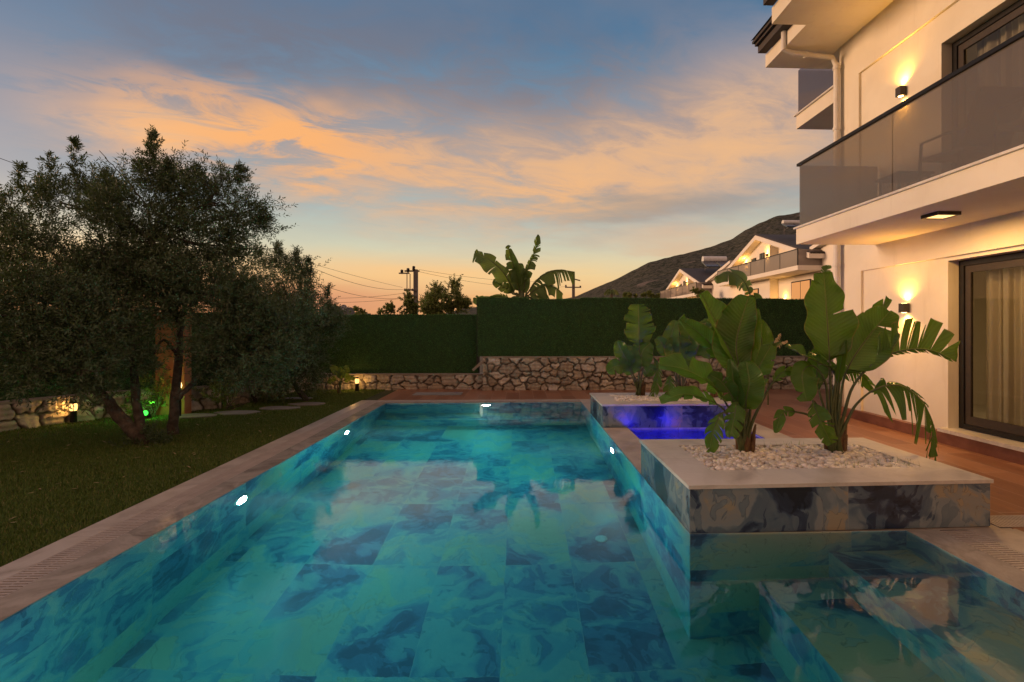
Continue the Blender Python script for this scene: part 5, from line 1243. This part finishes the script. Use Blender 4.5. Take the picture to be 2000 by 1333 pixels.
# ------------------------------------------------------------------ neighbouring gabled villas
def gable_villa(label, oy, oz, seed):
    """facade faces the pool side (-X); oy shifts along the row"""
    X0 = 18.0; t = thing('gabled_house', label, 'house', (X0, 35 + oy, 0), 'white gabled houses beyond the fence')
    Y = lambda y: y + oy; Zz = lambda z: z + oz
    ya, yb, yp = 29.2, 41.2, 35.4; ze, zr = 6.0, 8.15
    # wall shell with a gable
    b = MB(); top = [(Y(ya), Zz(ze)), (Y(yp), Zz(zr)), (Y(yb), Zz(ze))]
    for X in (X0 + .6, X0 + 9):
        b.face([(X, Y(ya), 0), (X, Y(yb), 0), (X, *top[2]), (X, *top[1]), (X, *top[0])])
    b.face([(X0 + .6, Y(ya), 0), (X0 + 9, Y(ya), 0), (X0 + 9, Y(ya), Zz(ze)), (X0 + .6, Y(ya), Zz(ze))]); b.face([(X0 + .6, Y(yb), 0), (X0 + 9, Y(yb), 0), (X0 + 9, Y(yb), Zz(ze)), (X0 + .6, Y(yb), Zz(ze))])
    # projecting bay
    zb = Zz(zr - .35) - 0
    b.face([(X0, Y(34.4), 0), (X0, Y(yb), 0), (X0, Y(yb), Zz(ze)), (X0, Y(yp), Zz(zr) - .05), (X0, Y(34.4), Zz(zr) - .42)])
    b.face([(X0, Y(34.4), 0), (X0 + .6, Y(34.4), 0), (X0 + .6, Y(34.4), Zz(zr) - .42), (X0, Y(34.4), Zz(zr) - .42)])
    b.build('wall', M['plaster_far'], t)
    # roof planes and white rake boards
    ro_ = MB(); th = .22; sl_ = (zr - ze) / (yp - ya)
    for s, yo in ((-1, ya - .5), (1, yb + .5)):
        zo = zr - abs(yp - yo) * sl_ * (1 if s < 0 else (zr - ze) / (yb - yp) / sl_)
        P = [(X0 - .5, Y(yp), Zz(zr) + .12), (X0 - .5, Y(yo), Zz(zo) + .12), (X0 + 9.4, Y(yo), Zz(zo) + .12), (X0 + 9.4, Y(yp), Zz(zr) + .12)]
        P2 = [(x, y, z + .12) for x, y, z in P]
        ro_.face(P2); ro_.face(P[::-1])
        for k in range(4): ro_.face([P[k], P[(k + 1) % 4], P2[(k + 1) % 4], P2[k]])
    ro = ro_.build('roof', M['roof'], t)
    for s, yo in ((-1, ya - .5), (1, yb + .5)):
        zo = zr - abs(yp - yo) * (zr - ze) / (abs(yp - (ya if s < 0 else yb)))
        c = MB(); P = [(X0 - .58, Y(yp), Zz(zr) + .16), (X0 - .58, Y(yo), Zz(zo) + .16), (X0 - .58, Y(yo), Zz(zo) - .16), (X0 - .58, Y(yp), Zz(zr) - .16)]
        Q = [(x + 1.1, y, z) for x, y, z in P]
        c.face(P); c.face(Q[::-1])
        for k in range(4): c.face([P[k], P[(k + 1) % 4], Q[(k + 1) % 4], Q[k]])
        c.build('rake_board', M['plaster_far'], ro)
    # balcony
    zs = Zz(5.0) - .0
    sb_ = slab(X0 - 1.1, X0 + 1.4, Y(29.0), Y(41.0), zs, zs + .28).build('balcony_slab', M['plaster_far'], t)
    slab(X0 - 1.1, X0 - 1.07, Y(29.0), Y(41.0), zs + .28, zs + 1.25).build('glass_panel', M['smoked_far'], t); slab(X0 - 1.06, X0 + 1.2, Y(29.0), Y(29.03), zs + .28, zs + 1.25).build('glass_panel', M['smoked_far'], t)
    slab(X0 - 1.12, X0 - 1.05, Y(29.0), Y(41.0), zs + 1.25, zs + 1.30).build('handrail', M['rail_metal'], t)
    b = MB()
    for k in range(7): b.box(X0 - 1.11, X0 - 1.06, Y(29.0 + k * 2), Y(29.0 + k * 2) + .05, zs + .28, zs + 1.25)
    b.build('baluster', M['rail_metal'], t)
    def win(y0, y1, z0, z1, X, lit):
        f_ = MB(); f_.box(X - .06, X, y0, y1, z0, z1); o = f_.build('window', M['dark_metal'], t)
        ym = (y0 + y1) / 2
        slab(X - .075, X - .061, y0 + .08, ym - .04, z0 + .08, z1 - .08).build('pane', M['window_lit'] if lit else M['clear_dark'], o); slab(X - .075, X - .061, ym + .04, y1 - .08, z0 + .08, z1 - .08).build('pane', M['window_lit'] if lit else M['clear_dark'], o)
    win(Y(35.1), Y(35.8), zs + .5, zs + 2.0, X0, False); win(Y(36.4), Y(37.1), zs + .4, zs + 1.8, X0, False)
    win(Y(36.0), Y(38.2), .3, zs - .55, X0, True); win(Y(30.4), Y(32.6), .3, zs - .4, X0 + .6, True)
    def lamp(y, z, X, e=40):
        slab(X - .12, X - .01, y - .07, y + .07, z - .1, z + .1).build('wall_lamp', M['sconce_metal'], t)
        point('house_lamp_light', (X - .16, y, z + .28), e * .5, WARM, .06); point('house_lamp_light', (X - .16, y, z - .28), e * .5, WARM, .06)
        slab(X - .11, X - .03, y - .05, y + .05, z + .102, z + .13).build('lamp_glow', M['lamp_warm'], t)
    lamp(Y(34.7), zs + 1.75, X0); lamp(Y(38.0), zs + 1.55, X0); lamp(Y(33.4), zs - 1.6, X0 + .6); lamp(Y(39.5), zs - 1.6, X0)
    # air conditioner, right end
    if seed == 1:
        a_ = MB().box(X0 - .1, X0 + .9, Y(29.2), Y(29.55), zs + .35, zs + 1.05); o = a_.build('air_conditioner', M['white_plastic'], t); MB().lathe((X0 + .25, Y(29.19), zs + .7), [(.26, 0), (.26, -.02)], 18, 'y').build('fan_grille', M['rail_metal'], o)
    # lean-to block at the far side and side annex
    slab(X0 + 1.2, X0 + 9, Y(24.5), Y(29.15), 0, Zz(5.4)).build('annex', M['plaster_far'], t)
    slab(X0 + .8, X0 + 9, Y(24.2), Y(29.1), Zz(5.4), Zz(5.6)).build('annex_roof', M['roof'], t)
    b = MB(); y0_, y1_ = Y(24.6), Y(29.1); za, zb2 = Zz(7.35), Zz(6.35)
    b.face([(X0 + .4, y0_, 4), (X0 + .4, y1_, 4), (X0 + .4, y1_, zb2), (X0 + .4, y0_, za)]); b.face([(X0 + .4, y0_, 4), (X0 + 6, y0_, 4), (X0 + 6, y0_, za), (X0 + .4, y0_, za)]); b.build('dormer_wall', M['plaster_far'], t)
    MB().obox((X0 + 3.1, (y0_ + y1_) / 2, (za + zb2) / 2 + .12), (3.1, 0, 0), (0, (y1_ - y0_) / 2 + .5, (zb2 - za) / 2 * 1.2), (0, 0, .12)).build('dormer_roof', M['plaster_far'], t)
    return t
M['smoked_far'] = pane_mat('smoked_glass_far', (.55, .52, .5), .6, (.35, .30, .27)); M['clear_dark'] = simple('dark_glass', (.03, .03, .035), (.04, .04, .045), 2., .1, 5., .0)
gable_villa('nearer white gabled house with a long glass balcony, lit by wall lamps', 0, 0, 1)
gable_villa('farther white gabled house partly hidden by the fence', 17, -.45, 2)
def solar(c, label, s=1.):
    t = thing('solar_heater', label, 'solar heater', tuple(c), 'solar water heaters on the roofs'); c = Vector(c)
    MB().tube([c + Vector((.1 * s, 1.0 * s, .75 * s)), c + Vector((.1 * s, -1.0 * s, .75 * s))], .26 * s, 14).build('tank', M['white_plastic'], t, smooth=False)
    for k in (-1, 1): MB().obox(c + Vector((-.6 * s, .62 * k * s, .25 * s)), (.55 * s, 0, .28 * s), (0, .55 * s, 0), (-.02, 0, .04)).build('panel', M['solar'], t)
    b = MB()
    for k in (-1, 1):
        b.tube([c + Vector((.1 * s, .8 * k * s, .6 * s)), c + Vector((.1 * s, .8 * k * s, -.3))], .03, 6); b.tube([c + Vector((-1.1 * s, .8 * k * s, 0)), c + Vector((.1 * s, .8 * k * s, -.1))], .03, 6)
    b.build('frame', M['pole'], t); t.rotation_euler.z = R(90)
solar(PT(1396, 524, 51), 'solar water heater with panels and tank on the farther house roof', 1.25)
solar(PT(1546, 447, 33.5), 'solar water heater tank above the roof of the nearer gabled house', .6)

# ------------------------------------------------------------------ hill
ridge = [(900, 600), (1060, 590), (1127, 577), (1175, 557), (1220, 536), (1268, 512), (1316, 499), (1355, 490), (1388, 481), (1430, 464), (1454, 448), (1484, 434), (1520, 418), (1562, 412), (1650, 385), (1800, 360), (2100, 350), (2600, 330)]
RX = np.array([PT(x, y, 900.).x for x, y in ridge]); RZ = np.array([PT(x, y, 900.).z for x, y in ridge])
nx, ny = 420, 150; xs = np.linspace(-100, 1500, nx); ys = np.linspace(260, 1150, ny); XX, YY = np.meshgrid(xs, ys)
def vnoise(x, y, s, sd):
    r = np.random.default_rng(sd); g = r.random((64, 64)); x = x / s; y = y / s; xi = np.floor(x).astype(int); yi = np.floor(y).astype(int); fx = x - xi; fy = y - yi; fx = fx * fx * (3 - 2 * fx); fy = fy * fy * (3 - 2 * fy)
    G_ = lambda i, j: g[(xi + i) % 64, (yi + j) % 64]
    return (G_(0, 0) * (1 - fx) + G_(1, 0) * fx) * (1 - fy) + (G_(0, 1) * (1 - fx) + G_(1, 1) * fx) * fy
tt = np.clip((YY - 260) / 640, 0, 1); prof_ = tt ** 1.15 * np.where(YY > 900, np.clip(1 - (YY - 900) / 900, 0, 1), 1)
# keep the skyline: the ridge height is set for the ray through it
rz = np.interp(XX * 900 / np.maximum(YY, 500), RX, RZ); rz = np.maximum(rz, 8)
nz = (vnoise(XX, YY, 120, 1) - .5) * 26 + (vnoise(XX, YY, 45, 2) - .5) * 12 + (vnoise(XX, YY, 14, 3) - .5) * 5 + (vnoise(XX, YY, 6, 4) - .5) * 2.6
edge = np.clip((XX - RX[1]) / 120, 0, 1)
fadeR = np.clip(1 - np.abs(YY - 900) / 260, .0, 1)
ZZ = rz * prof_ + nz * tt * edge * (1 - .72 * fadeR) - 2
ii = np.arange(nx * ny).reshape(ny, nx); F = np.stack([ii[:-1, :-1], ii[:-1, 1:], ii[1:, 1:], ii[1:, :-1]], -1).reshape(-1, 4)
m, nt = newmat('hill_scrub'); p = node(nt, 'TexCoord', 3)
n1 = noise(nt, p, .012, 8, .65, .6); n2 = noise(nt, p, .16, 5, .7, .3); n3 = noise(nt, p, .045, 6, .7, .8)
scr = mix(nt, n2.sstep(.46, .56), (.085, .082, .065), (.026, .032, .02)); rock = mix(nt, n3.sstep(.55, .68) * n1.sstep(.42, .6), scr, (.16, .135, .12))
finish(nt, bsdf(nt, rock, .95, 0., n2, .9, 3.0, .1))
props(npmesh('hill', np.stack([XX, YY, ZZ], -1).reshape(-1, 3), F, m, smooth=True), kind='structure')
